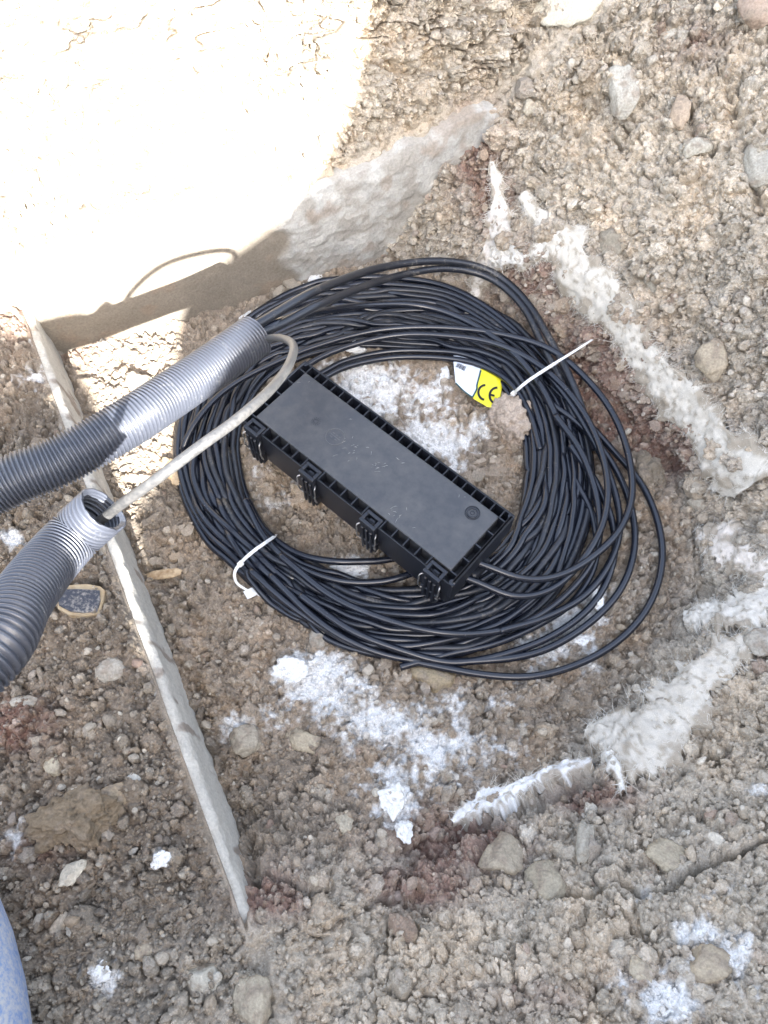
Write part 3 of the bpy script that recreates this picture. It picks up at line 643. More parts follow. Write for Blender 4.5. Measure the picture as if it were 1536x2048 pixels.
ms = mat_noise('plastic_shavings', (.14, .14, .14), (.34, .335, .32), 300, .6)
m = PM; r2 = random.Random(5); nf0 = len(m.f)
for (sx, sy, sp, nn_) in [(705, 898, 15, 16), (748, 936, 6, 9), (764, 925, 8, 4), (818, 915, 12, 6), (798, 1030, 14, 10), (680, 985, 4, 5), (765, 850, 7, 5), (640, 800, 60, 4), (860, 1000, 60, 3)]:
    for _ in range(nn_):
        x, y = boxlocal(r2.gauss(sx, sp), r2.gauss(sy, sp * .8))
        if abs(x) > hx - RT - .004 or abs(y) > hy - RT - .004: continue
        an = r2.gauss(.9, .6); l = r2.uniform(.0008, .0042); dx, dy = l * math.cos(an), l * math.sin(an)
        m.tube([(x - dx, y - dy, zt + .0002), (x + dx * .2, y + dy * .3 + .0005, zt + .0006), (x + dx, y + dy, zt + .0003)], [.00015, r2.uniform(.0002, .00045), .00012], 5)
panel = m.build('lid_panel', mp, box); panel.data.materials.append(ms)
for p_ in panel.data.polygons[nf0:]: p_.material_index = 1
def make_latch():
    m = MB(); y0, y1 = -.0085, .0125; zf = zt - .0005
    for (a0, a1, b0, b1) in [(-.0145, .0145, y0, y0 + .0055), (-.0145, .0145, y1 - .005, y1), (-.0145, -.0090, y0 + .0055, y1 - .005), (.0090, .0145, y0 + .0055, y1 - .005)]:
        m.box(a0, a1, b0, b1, zf - .010, zf, bev=.0007)
    m.box(-.0140, .0140, y0 + .001, .002, .012, zf - .0102, bev=.001)
    for x in (-.008, 0, .008): m.box(x - .0022, x + .0022, y0 - .0022, y0 + .0012, .010, zf - .016, bev=.0009)
    m.box(-.0155, .0155, y0 - .0012, .001, .036, .041, bev=.001); m.box(-.004, .006, y0 + .0075, y1 - .007, zf - .009, zf - .0045, bev=.0006)
    return m
def make_wire(sx):
    m = MB(); x = sx * .0178
    m.tube(spline([(x - sx * .004, -.004, .0745), (x - sx * .001, -.0075, .0755), (x, -.0105, .072), (x, -.0108, .058), (x, -.0118, .048), (x, -.0095, .034), (x - sx * .002, -.0085, .030), (x - sx * .006, -.008, .029)], 26), .00115, 8)
    return m
for k, lx in enumerate(LATX):
    if k == 0:
        la = make_latch().build('latch', M['box'], box); la.location = (lx, -hy, 0)
        ws = [make_wire(sx).build('wire_bail', M['steel'], la, True) for sx in (-1, 1)]
    else:
        l2 = la.copy(); COL.objects.link(l2); l2.parent = box; l2.location = (lx, -hy, 0)
        for wv in ws: w2 = wv.copy(); COL.objects.link(w2); w2.parent = l2

# ------------------------------------------------------------------ cable coil
CC = at(770, 935, .02)
BND = [((1058, 935), (1182, 935)), ((1030, 1060), (1160, 1080)), ((965, 1135), (1098, 1205)), ((880, 1170), (1000, 1275)), ((790, 1180), (860, 1312)), ((680, 1150), (700, 1290)), ((590, 1105), (575, 1220)), ((545, 1076), (478, 1132)), ((500, 1010), (400, 1050)), ((478, 930), (358, 925)), ((478, 850), (360, 840)),
       ((500, 780), (400, 745)), ((560, 730), (465, 655)), ((640, 700), (570, 585)), ((760, 690), (750, 548)), ((880, 700), (890, 562)), ((960, 730), (1000, 630)), ((1030, 787), (1105, 722)), ((1055, 860), (1160, 830))]
pol = []
for i_, o_ in BND:
    pi_, po_ = at(*i_, .02) - CC, at(*o_, .02) - CC
    pol.append((math.atan2(pi_[1], pi_[0]), np.hypot(*pi_[:2]), math.atan2(po_[1], po_[0]), np.hypot(*po_[:2])))
pol = np.array(pol); NT = 200; TH = np.linspace(-math.pi, math.pi, NT, endpoint=False)
def per(th, r):
    o_ = np.argsort(th); t, v = th[o_], r[o_]; return np.interp(TH, np.r_[t - 2 * np.pi, t, t + 2 * np.pi], np.r_[v, v, v])
RI, RO = per(pol[:, 0], pol[:, 1]), per(pol[:, 2], pol[:, 3])
ker = np.array([1, 2, 3, 2, 1]) / 9.
def sm(v):
    return sum(kk * np.roll(v, s_, -1) for kk, s_ in zip(ker, (-2, -1, 0, 1, 2)))
RI, RO = sm(sm(RI)), sm(sm(RO)); NL, CR_ = 31, .0055
base_s = (np.arange(NL) + .5) / NL
tt = np.stack([np.cos(TH), np.sin(TH), 0 * TH], -1)
SL = np.stack([base_s[i] + .85 * (fbm(tt * .8 + i * 9.7, .9, i % 13, 2) - .5) + .35 * (vnoise(tt * 2 + i * 5.3, .7, i % 7) - .5) for i in range(NL)])
rk = SL.argsort(0).argsort(0) / (NL - 1.0); SL = .55 * rk + .45 * np.clip(SL, -.05, 1.05)
SL = sm(sm(SL)); Rt = RI + CR_ + (RO - RI - 2 * CR_) * SL
Zc = .012 + .03 * np.stack([fbm(tt * .9 + 3 + i * 4.1, .8, (i * 3) % 17, 2) for i in range(NL)]); Rr = Rt.copy()
FLR = .0135
ul, vl = (CC[:2] + Rr[..., None] * tt[None, :, :2] - bc[:2]) @ exv[:2], (CC[:2] + Rr[..., None] * tt[None, :, :2] - bc[:2]) @ eyv[:2]
for it in range(110):
    dr = Rr[:, None] - Rr[None]; dz = Zc[:, None] - Zc[None]; dd = np.sqrt(dr ** 2 + dz ** 2) + 1e-6
    ov = np.maximum(2 * CR_ * .98 - dd, 0); np.einsum('iij->ij', ov)[:] = 0
    Rr = Rr + (ov * dr / dd).sum(1) * .22; Zc = Zc + (ov * dz / dd).sum(1) * .26 - .00045
    Rr += .05 * (Rt - Rr); Zc = np.maximum(Zc, FLR)
    Rr = .6 * Rr + .4 * sm(Rr); Zc = .6 * Zc + .4 * sm(Zc); Zc = np.maximum(Zc, FLR)
    P_ = CC[:2] + Rr[..., None] * tt[None, :, :2] - bc[:2]; inb = (np.abs(P_ @ exv[:2]) < hx + .012) & (np.abs(P_ @ eyv[:2]) < hy + .012)
    Zc = np.where(inb, np.minimum(Zc, ZT - BH - .0065), Zc)
coil = empty('cable_coil', (CC[0], CC[1], 0), 'large coil of many black cable loops lying round the black box', 'cable coil')
for i in range(NL):
    P_ = np.concatenate([CC[:2] + Rr[i][:, None] * tt[:, :2], Zc[i][:, None]], 1)
    V, F = tube_geo(P_, CR_ * (1 + .03 * ((i % 5) - 2)), 10, True); o = mk('cable_loop', V, F, M['cable' if i % 4 else 'cable_worn']); adopt(coil, o)
def cable(pts, r, name='cable_loop', mat='cable', parent=coil, n=160, k=12):
    W = [at(q[0], q[1], q[2]) for q in pts]; P_ = spline(W, n)
    fl = H(P_[:, 0], P_[:, 1]) + r + .011; fl = np.convolve(np.pad(fl, 8, 'edge'), np.ones(17) / 17, 'valid'); P_[:, 2] = np.where(fl > P_[:, 2], fl, P_[:, 2]) if parent else P_[:, 2]; P_[3:-3] = (P_[:-6] + P_[1:-5] + P_[2:-4] + P_[3:-3] + P_[4:-2] + P_[5:-1] + P_[6:]) / 7
    V, F = tube_geo(P_, r, k)
    F = [tuple(q) for q in F]; F += [tuple(range(k))[::-1], tuple((n - 1) * k + i for i in range(k))]
    o = mk(name, V, F, M[mat]); 
    if parent: adopt(parent, o)
    return o
B = .049
cable([(640, 760, .028), (690, 735, .026), (770, 717, .022), (850, 714, .022), (930, 722, .022), (985, 742, .024), (1025, 772, .028), (1060, 830, .030), (1080, 900, .028)], .0053)
cable([(640, 752, .016), (690, 727, .014), (770, 710, .012), (850, 708, .011), (930, 716, .013), (1000, 748, .016), (1045, 800, .020)], .0053)
cable([(925, 1115, .085), (972, 1131, .083), (1050, 1160, .072), (1125, 1150, .062), (1190, 1110, .056), (1240, 1060, .052), (1265, 990, .05), (1255, 900, .05), (1225, 825, .05), (1180, 765, .052), (1105, 700, .058), (1000, 668, .056), (880, 655, .055), (760, 660, .054), (640, 690, .053), (540, 730, .052), (450, 780, .052), (390, 845, .05), (365, 900, .03)], .0056)
cable([(915, 1150, .070), (955, 1164, .068), (1030, 1194, .06), (1105, 1178, .056), (1165, 1120, .055), (1205, 1050, .055), (1216, 970, .055), (1195, 880, .055), (1150, 800, .055), (1085, 735, .057), (1000, 690, .056), (900, 672, .054), (780, 672, .05), (650, 710, .045), (560, 770, .04)], .0056)
cable([(1100, 770, .03), (1160, 830, .03), (1225, 900, .022), (1285, 980, .014), (1318, 1080, .012), (1312, 1170, .011), (1270, 1250, .011), (1190, 1315, .010), (1080, 1355, .010), (980, 1355, .011), (880, 1337, .013), (780, 1312, .018), (680, 1275, .026), (580, 1210, .036), (500, 1140, .04)], .0056)
cable([(1090, 800, .04), (1160, 850, .036), (1220, 920, .03), (1258, 1000, .022), (1268, 1090, .018), (1240, 1180, .014), (1170, 1255, .012), (1070, 1310, .012), (950, 1325, .014), (840, 1322, .02), (740, 1300, .03), (640, 1245, .04), (540, 1150, .046)], .0056)
cable([(1140, 890, .045), (1195, 970, .04), (1228, 1060, .03), (1222, 1140, .024), (1180, 1215, .02), (1100, 1275, .018), (1000, 1312, .018), (900, 1325, .022), (800, 1300, .034), (700, 1260, .044), (600, 1190, .048)], .0056)
cable([(1110, 830, .05), (1160, 900, .05), (1190, 980, .046), (1200, 1060, .042), (1180, 1130, .036), (1120, 1200, .034), (1040, 1250, .036), (950, 1268, .044), (860, 1262, .052), (760, 1235, .053), (660, 1190, .052), (560, 1110, .050)], .0056)
cable([(1150, 960, .03), (1185, 1030, .024), (1190, 1120, .016), (1150, 1200, .014), (1080, 1250, .014), (990, 1290, .014), (900, 1310, .014), (800, 1340, .006)], .0055)
cable([(1080, 730, .05), (1130, 790, .048), (1175, 860, .045), (1215, 940, .04), (1240, 1040, .034), (1222, 1120, .03), (1170, 1190, .03), (1090, 1235, .034), (1000, 1262, .042)], .0056)
cable([(850, 1105, .02), (770, 1120, .026), (730, 1123, .030), (660, 1122, .036), (590, 1105, .03), (530, 1060, .03), (495, 1000, .03)], .0055)
cable([(910, 1110, .024), (870, 1125, .026), (800, 1155, .030), (740, 1165, .03), (670, 1160, .034), (590, 1130, .04), (530, 1075, .044), (490, 1000, .044)], .0055)
# the two thick leads that leave the coil for the upper duct
D1 = dict(mouth=dep(511, 672, .94))
zl = lambda px, py, d: float(dep(px, py, d)[2])
cable([(440, 690, zl(440, 690, 1.02)), (505, 655, zl(505, 655, 1.03)), (560, 622, zl(560, 622, 1.05)), (640, 578, zl(640, 578, 1.10)), (760, 536, .15), (880, 522, .10), (980, 542, .07), (1050, 600, .058), (1100, 680, .056), (1135, 745, .054), (1165, 820, .045), (1190, 900, .03)], .0065, 'cable_tail', 'cable_worn', k=16)
cable([(440, 700, zl(440, 700, 1.02)), (515, 668, zl(515, 668, 1.035)), (570, 645, zl(570, 645, 1.06)), (650, 604, zl(650, 604, 1.10)), (780, 556, .13), (890, 537, .085), (980, 556, .066), (1045, 612, .056), (1085, 690, .05), (1120, 760, .046), (1150, 840, .036)], .0062, 'cable_tail', 'cable_worn', k=16)
cable([(450, 695, zl(450, 695, 1.015)), (520, 664, zl(520, 664, 1.04)), (570, 640, zl(570, 640, 1.07)), (650, 622, .14), (740, 610, .085), (840, 612, .062), (930, 640, .056), (1020, 700, .054), (1080, 770, .05), (1120, 850, .04)], .0060, 'cable_tail', 'cable', k=14)

# ------------------------------------------------------------------ corrugated ducts and the lead between them
def duct(pts, R, label, pitch, ragged=0.0, seed=1, crush=0.0):
    P_ = spline(pts, 40); Ls = np.linalg.norm(np.diff(P_, axis=0), axis=1).sum(); n = int(Ls / pitch * 8) + 1; P_ = spline(pts, n)
    k = 56; ph = np.arange(n) / 8.0 * 2 * math.pi; prof_ = np.clip(np.cos(ph) * 1.3 + .25, -1, 1)
    ro = R + .0017 * prof_; V1, F1 = tube_geo(P_, ro, k); ri = R - .0022 + .0017 * prof_; V2, F2 = tube_geo(P_, ri, k)
    V1 = V1.reshape(n, k, 3); V2 = V2.reshape(n, k, 3)
    if crush:                                          # the cut end is squeezed a little oval
        c = P_[:, None]; f = np.exp(-np.arange(n) / (8 * 9.))[:, None, None]; ax = np.array([.5, -.75, .45]); ax /= np.linalg.norm(ax)
        for W in (V1, V2): W -= f * crush * ((W - c) @ ax)[..., None] * ax
    if ragged:
        T0 = (P_[0] - P_[3]) / np.linalg.norm(P_[0] - P_[3]); th = np.arange(k) * 2 * math.pi / k
        sh = ragged * (vnoise(np.stack([np.cos(th), np.sin(th), th * 0], -1), .45, seed) - .5) + ragged * .5 * (vnoise(np.stack([np.cos(th), np.sin(th), th * 0], -1), .15, seed) - .5)
        for W in (V1, V2): W[:4] += (sh[:, None] * T0)[None] * np.linspace(1, .2, 4)[:, None, None]
    V = np.concatenate([V1.reshape(-1, 3), V2.reshape(-1, 3)]); o_ = n * k; j = np.arange(k); j2 = (j + 1) % k
    F = np.concatenate([F1, F2[:, ::-1] + o_, np.stack([j, o_ + j, o_ + j2, j2], -1)])
    o = mk('corrugated_duct', V, F, M['duct']); tag(o, label, 'duct', 'corrugated ducts'); return o
duct([dep(511, 672, 1.035), dep(420, 737, .995), dep(330, 798, .95), dep(250, 850, .915), dep(125, 920, .885), dep(0, 972, .865), (-.57, .32, .345), (-.78, .24, .30), (-1.05, .14, .22)], .0274,
     'corrugated black duct, upper of two, sunlit at its open end above the coil', .0047, .0022, 3)
duct([dep(207, 1018, .700), dep(150, 1070, .709), dep(95, 1130, .678), dep(40, 1205, .622), dep(-5, 1290, .577)] + [SA * p[0] + SB * p[1] + SUN * p[2] for p in ((-.258, .593, .16), (-.256, .594, .30), (-.196, .595, .50), (-.235, .61, .8), (-.42, .60, 1.05))] + [(-.40, -.85, 1.10), (-.50, -1.15, 1.0)], .0235,  # the loop out of view is invented, routed to shade both ducts
     'corrugated black duct, lower of two, its open mouth holding a grey cable end', .0050, .0035, 8, .10)
cable([(420, 737, zl(420, 737, 1.0)), (470, 703, zl(470, 703, 1.022)), (511, 679, zl(511, 679, 1.04)), (532, 677, zl(532, 677, 1.025)), (562, 676, zl(562, 676, 0.955)), (586, 690, zl(586, 690, 0.85)), (580, 725, zl(580, 725, 0.775)), (545, 775, zl(545, 775, 0.71)), (470, 842, zl(470, 842, 0.655)), (410, 885, zl(410, 885, 0.635)), (350, 930, zl(350, 930, 0.63)), (290, 975, zl(290, 975, 0.642)), (250, 1003, zl(250, 1003, 0.665)), (215, 1030, zl(215, 1030, 0.705)), (165, 1070, zl(165, 1070, 0.705)), (120, 1110, zl(120, 1110, 0.682))],
      .0047, 'looped_cable', 'thick_cable', None, 200, 16)
tag(bpy.data.objects['looped_cable'], 'stiff grey cable bent in a sharp sunlit loop between the two ducts', 'cable')

# ------------------------------------------------------------------ cable ties
def strap(P_, wdt, th, upv):
    P_ = np.asarray(P_, float); n = len(P_); wdt = np.broadcast_to(np.asarray(wdt, float), (n,)); T = np.gradient(P_, axis=0); T /= np.linalg.norm(T, axis=1, keepdims=True)
    U = np.broadcast_to(np.asarray(upv, float), (n, 3)); S_ = np.cross(T, U); S_ /= np.linalg.norm(S_, axis=1, keepdims=True); U = np.cross(S_, T)
    hw = S_ * wdt[:, None] / 2; hu = U * th / 2
    V = np.stack([P_ - hw - hu, P_ + hw - hu, P_ + hw + hu, P_ - hw + hu], 1).reshape(-1, 3); F = [tuple(q) for q in grid_faces(n, 4, True)]; F += [(3, 2, 1, 0), tuple(4 * (n - 1) + i for i in range(4))]
    return V, F
def tie(label, band, tail, tailw, headp, headdir):
    r = empty('cable_tie', band[0] * .5 + band[-1] * .5 - np.array([0, 0, .03]), label, 'cable tie', 'white cable ties')
    P_ = spline(band, 40); o1 = mk('strap', *strap(P_, .0050, .0014, tuple(UP_)), M['tie'], smooth=False)
    P2 = spline(tail, 40); o2 = mk('tail', *strap(P2, np.linspace(.0048, tailw, 40), .0013, tuple(UP_)), M['tie'], smooth=False)
    d = np.asarray(headdir, float); d /= np.linalg.norm(d); s_ = np.cross(d, UP_); s_ /= np.linalg.norm(s_); u_ = np.cross(s_, d)
    m = MB(); tr = lambda V: headp + V[:, :1] * d + V[:, 1:2] * s_ + V[:, 2:] * u_
    m.box(-.0042, .0042, -.0040, .0040, -.0030, .0032, T=tr, bev=.0010); m.box(-.0012, .0012, -.0024, .0024, .0030, .0040, T=tr); o3 = m.build('head', M['tie'])
    adopt(r, o1, o2, o3)
UP_ = np.array([0, -.25, .97])
tie('white cable tie with a straight tail across the upper right of the coil',
    [at(1020, 796, .008), at(1026, 788, .034), at(1040, 775, .060), at(1060, 759, .0675), at(1085, 743, .0685), at(1106, 730, .062), at(1120, 722, .03)],
    [at(1076, 748, .0692), at(1104, 730, .071), at(1140, 708, .071), at(1165, 692, .070), at(1188, 677, .067)], .0030, at(1027, 787, .036), at(1060, 758, .05) - at(1030, 784, .045))
tie('white cable tie with a curled tail across the lower left of the coil',
    [at(552, 1069, .012), at(547, 1074, .040), at(530, 1086, .060), at(510, 1100, .063), at(490, 1117, .058), at(480, 1128, .036), at(476, 1133, .014)],
    [at(481, 1128, .05), at(473, 1137, .052), at(469, 1150, .046), at(474, 1166, .034), at(490, 1178, .022), at(508, 1186, .016), at(532, 1196, .010)], .0026, at(481, 1128, .050), at(510, 1100, .05) - at(481, 1128, .05))
m = MB(); p_ = at(501, 1186, .02); m.box(-.009, .009, -.007, .007, -.0006, .0006, T=lambda V: p_ + V[:, :1] * np.array([.8, .5, -.2]) + V[:, 1:2] * np.array([-.5, .8, .2]) + V[:, 2:] * np.array([0, 0, 1]), bev=.0003)
o = m.build('plastic_scrap', M['tie']); tag(o, 'small pale plastic scrap beside the curled tie tail', 'plastic scrap')

# ------------------------------------------------------------------ product tag with the CE mark
def zt_(x, y): 
    q = np.stack([np.asarray(x, float) / 900, np.asarray(y, float) / 900, 0 * np.asarray(x, float)], -1)
    return .0200 + .010 * (fbm(q, .35, 3, 2) - .5) + .004 * np.abs(vnoise(q, .22, 6) - .5) - np.asarray(x, float) * 2e-6
def tp(x, y, lift=0): return at(860 + np.asarray(x, float) / 7.68, 680 + np.asarray(y, float) / 7.68, zt_(x, y) + lift)
def sheet(poly, name, mat, lift=0.0):
    P_ = np.array(poly, float); E = np.concatenate([P_, P_[:1]]); s_ = np.r_[0, np.cumsum(np.hypot(*np.diff(E, axis=0).T))]; u = np.linspace(0, s_[-1], 97)[:-1]
    b = np.stack([np.interp(u, s_, E[:, 0]), np.interp(u, s_, E[:, 1])], 1); c = P_.mean(0); f = np.linspace(0, 1, 12)[1:]
    G = c + f[:, None, None] * (b - c)[None]; V = np.concatenate([tp(c[:1], c[1:], lift), tp(G[..., 0].ravel(), G[..., 1].ravel(), lift)])
    F = [(0, 1 + (i + 1) % 96, 1 + i) for i in range(96)] + [tuple(q + 1) for q in grid_faces(11, 96, True)]
    o = mk(name, V, F, mat); s2 = o.modifiers.new('thickness', 'SOLIDIFY'); s2.thickness = .0005; s2.offset = 0; return o
my = mat_noise('yellow_vinyl', (.66, .60, .015), (.72, .66, .03), 60, .28, spec=.5, bs=.25, bd=.002, bscale=90)
mw = mat_noise('white_vinyl', (.60, .64, .72), (.68, .71, .76), 60, .28, spec=.5, bs=.25, bd=.002, bscale=90)
mg = mat_noise('dark_green_print', (.015, .06, .065), (.02, .075, .08), 60, .4)
tagr = empty('product_tag', tp([760.], [560.])[0] - np.array([0, 0, .012]), 'crumpled white and yellow product tag with CE mark under the coil edge', 'tag')
t1 = sheet([(360, 215), (785, 345), (772, 470), (735, 640), (718, 760), (648, 885), (520, 790), (392, 662), (362, 370)], 'white_panel', mw)
t2 = sheet([(788, 352), (1075, 470), (1122, 635), (1100, 760), (1078, 905), (960, 1034), (880, 1030), (652, 893), (716, 768), (735, 650), (775, 470)], 'yellow_panel', my, .0004)
m = MB()
def stripe(pts, wz, lift=.0013):
    P_ = spline(np.array(pts, float), 30); T = np.gradient(P_, axis=0); T /= np.linalg.norm(T, axis=1, keepdims=True); S_ = np.stack([-T[:, 1], T[:, 0]], 1) * wz / 2
    L_, R_ = P_ - S_, P_ + S_; n = len(P_)
    V = np.concatenate([tp(L_[:, 0], L_[:, 1], lift), tp(R_[:, 0], R_[:, 1], lift), tp(R_[:, 0], R_[:, 1], lift - .0009), tp(L_[:, 0], L_[:, 1], lift - .0009)])
    i = np.arange(n - 1); F = []
    for a_, b_ in ((0, 1), (1, 2), (2, 3), (3, 0)): F += [tuple(q) for q in np.stack([a_ * n + i, b_ * n + i, b_ * n + i + 1, a_ * n + i + 1], -1)]
    m.add(V, F)
stripe([(782, 465), (745, 600), (722, 690), (716, 760), (650, 885)], 24); stripe([(648, 878), (520, 784), (395, 660)], 20); b1 = m.build('border', mg)
m = MB(); arc = lambda cx, cy, r, a0, a1: [(cx + r * math.cos(math.radians(q)), cy + r * 1.08 * math.sin(math.radians(q))) for q in np.linspace(a0, a1, 14)]
stripe(arc(848, 805, 104, -88, -262), 34, .0017); stripe(arc(1032, 855, 115, -88, -248), 34, .0017); stripe([(905, 838), (950, 845), (992, 856)], 30, .0019); l1 = m.build('printed_letters', M['black'])
m = MB(); dx, dy = np.array([.88, .42]), np.array([-.42, .88]); pos = 0
for wv_ in [5, 3, 8, 3, 4, 9, 3, 5, 3, 8, 4, 3, 6]:
    p_ = np.array([430, 350]) + dx * (pos + wv_ / 2); stripe([p_, p_ + dy * 30, p_ + dy * 62], wv_, .0014); pos += wv_ + 6.5
for k in range(9):
    if k in (2, 5): continue
    p_ = np.array([396, 405]) + dx * k * 17; stripe([p_, p_ + dx * 5, p_ + dx * 10], 12, .0014)
b2 = m.build('barcode', M['black'])
adopt(tagr, t1, t2, b1, l1, b2)

# ------------------------------------------------------------------ torn geotextile
def fabric(label, line, nf, seed, dirt=.5, lift=.010, tint=(.70, .675, .62), flen=(.006, .020), droop=0.0):
    L_ = np.array(line, float); ns, ntt = 150, 30; C3 = spline(L_, ns); T = np.gradient(C3[:, :2], axis=0); T /= np.linalg.norm(T, axis=1, keepdims=True); Nn = np.stack([-T[:, 1], T[:, 0]], 1)
    t = np.linspace(-1, 1, ntt); sarr = np.arange(ns) * .06
    z1 = np.zeros(ns); rag = lambda s_: 1 + 1.5 * (vnoise(np.stack([sarr, z1 + s_, z1], -1), .55, seed) - .5) + .8 * (vnoise(np.stack([sarr, z1 + s_, z1], -1), .17, seed + 1) - .5)
    wl, wr = 1.22 * C3[:, 2] * rag(3.3), 1.22 * C3[:, 2] * rag(8.1)
    w0_ = 1.32 * C3[:, 2][:, None]; Wt = (w0_ + (np.where(t[None] < 0, wl[:, None], wr[:, None]) - w0_) * np.abs(t[None]) ** 3) * t[None]
    X = C3[:, 0][:, None] + Nn[:, 0][:, None] * Wt; Y = C3[:, 1][:, None] + Nn[:, 1][:, None] * Wt
    p, n = surf(X, Y); ps, nsm = np.zeros_like(p), n
    bp, _ = hit(X, Y); puff = lift * (1 - np.abs(t[None]) ** 3) * (.5 + .9 * fbm(bp, .03, seed, 3)) - .004 * (np.abs(t[None]) > .96)
    G = bp + n * (.0075 - .010 * (np.abs(t[None]) > .97) + puff + .009 * (vnoise(bp, .012, seed) - .5) + .005 * (vnoise(bp, .005, seed + 2) - .5))[..., None]
    dm = sstep(fbm(bp, .022, seed + 5, 4) + .36 * (np.abs(t[None]) - .62) + (dirt - .5) * .4, .47, .60)[..., None] * .85
    C_ = np.array(tint) * (.88 + .24 * fbm(bp, .015, seed + 9, 3))[..., None]; C_ = C_ * (1 - dm) + np.array([.33, .28, .215]) * dm
    sp = sstep(fbm(bp, .0065, seed + 15, 2), .60, .68)[..., None] * .75; C_ = C_ * (1 - sp) + np.array([.32, .28, .22]) * sp
    r = empty('geotextile', G[ns // 2, ntt // 2] - n[ns // 2, ntt // 2] * .01, label, 'fabric', 'torn white fabric pieces')
    hole = (fbm(bp, .016, seed + 25, 3) + .12 * (np.abs(t[None]) - .5) + .5 * (dirt - .5) > .90).ravel(); GF = grid_faces(ns, ntt); GF = GF[~hole[GF].all(1)]
    o1 = mk('felt', G.reshape(-1, 3), GF, M['fabric'], col=C_.reshape(-1, 3))
    rr = np.random.default_rng(seed); V, F = [], []; k = 0
    for _ in range(nf):
        i = int(rr.integers(1, ns - 1)); e = rr.random(); j = int(rr.choice([1, 2, ntt - 2, ntt - 3])) if e < .45 else int(rr.integers(1, ntt - 1))
        if (dm[i, j, 0] > .5 and rr.random() < .7) or hole[i * ntt + j]: continue
        q = G[i, j] + (rr.random() - .5) * (G[i + 1, j] - G[i - 1, j]); nn = n[i, j]
        out = (G[i, ntt - 1] - G[i, 0]) * (1 if j > ntt / 2 else -1); out /= np.linalg.norm(out) + 1e-9
        d = out * (.9 if e < .45 else .2) * rr.random() + rr.normal(0, .55, 3); d = d - nn * (d @ nn) * .6 + nn * (.35 if e > .45 else .12); d[2] -= droop; d /= np.linalg.norm(d)
        l = rr.uniform(*flen) * (1 if e < .45 else .6); b_ = rr.normal(0, .45, 3); sd = np.cross(d, nn); sd /= np.linalg.norm(sd) + 1e-9; wv = rr.uniform(.00018, .00038)
        pts = [q + d * l * u + b_ * l * u * u - nn * l * .35 * u * u for u in (0, .33, .66, 1)]
        for u, pt in enumerate(pts): V += [pt - sd * wv * (1 - u * .28), pt + sd * wv * (1 - u * .28)]
        F += [(k + 2 * u, k + 2 * u + 1, k + 2 * u + 3, k + 2 * u + 2) for u in range(3)]; k += 8
    o2 = mk('fibre_fringe', np.array(V), np.array(F), M['fibre']); adopt(r, o1, o2)
fabric('long ragged white fabric band torn across the right bank above red soil', [(1048, 392, 10), (1075, 428, 17), (1108, 462, 24), (1132, 495, 36), (1158, 535, 44), (1195, 572, 40), (1232, 618, 36), (1265, 662, 34), (1292, 710, 30), (1328, 752, 40), (1368, 792, 44), (1402, 842, 42), (1445, 892, 50), (1478, 935, 50), (1505, 975, 28)], 5500, 11, .47, .009, tint=(.60, .56, .485), droop=.25)
fabric('narrow dirty fabric strip hanging from the bank above the coil', [(988, 325, 6), (994, 365, 11), (1004, 415, 18), (1004, 460, 26), (988, 500, 22), (968, 545, 18), (952, 590, 13), (946, 602, 6)], 1400, 23, .60, .008, tint=(.62, .58, .53))
fabric('short frayed fabric edge between the hanging strip and the long band', [(985, 505, 14), (1020, 512, 20), (1060, 510, 15), (1095, 490, 17), (1130, 478, 18)], 1800, 31, .5, .008, droop=.3)
fabric('pale fabric tongue at the right edge below the long band', [(1395, 1085, 12), (1425, 1085, 36), (1465, 1105, 32), (1510, 1135, 26), (1560, 1150, 24)], 1000, 41, .57, .008, tint=(.66, .60, .53))
fabric('white folded fabric scrap against the right edge above the grey lump', [(1372, 1245, 10), (1420, 1240, 22), (1470, 1240, 28), (1515, 1215, 34), (1570, 1180, 40)], 1200, 47, .53, .010, tint=(.64, .60, .53))
fabric('wide dusty fabric flap spread on the lower right bank', [(1172, 1466, 8), (1215, 1472, 34), (1262, 1482, 62), (1312, 1468, 60), (1358, 1425, 46), (1398, 1372, 40), (1438, 1335, 36), (1482, 1302, 24), (1520, 1270, 12)], 2000, 53, .48, .007, tint=(.57, .525, .45))
fabric('pointed fabric tail hanging below the wide dusty flap', [(1222, 1510, 10), (1232, 1540, 11), (1240, 1565, 9), (1247, 1590, 4)], 200, 57, .4, .010)
fabric('white fabric lip bridging a dark gap in the lower bank', [(900, 1648, 5), (930, 1628, 15), (975, 1603, 21), (1020, 1590, 15), (1070, 1567, 13), (1120, 1549, 12), (1160, 1541, 10), (1192, 1538, 6)], 500, 61, .46, .009, tint=(.70, .69, .67))

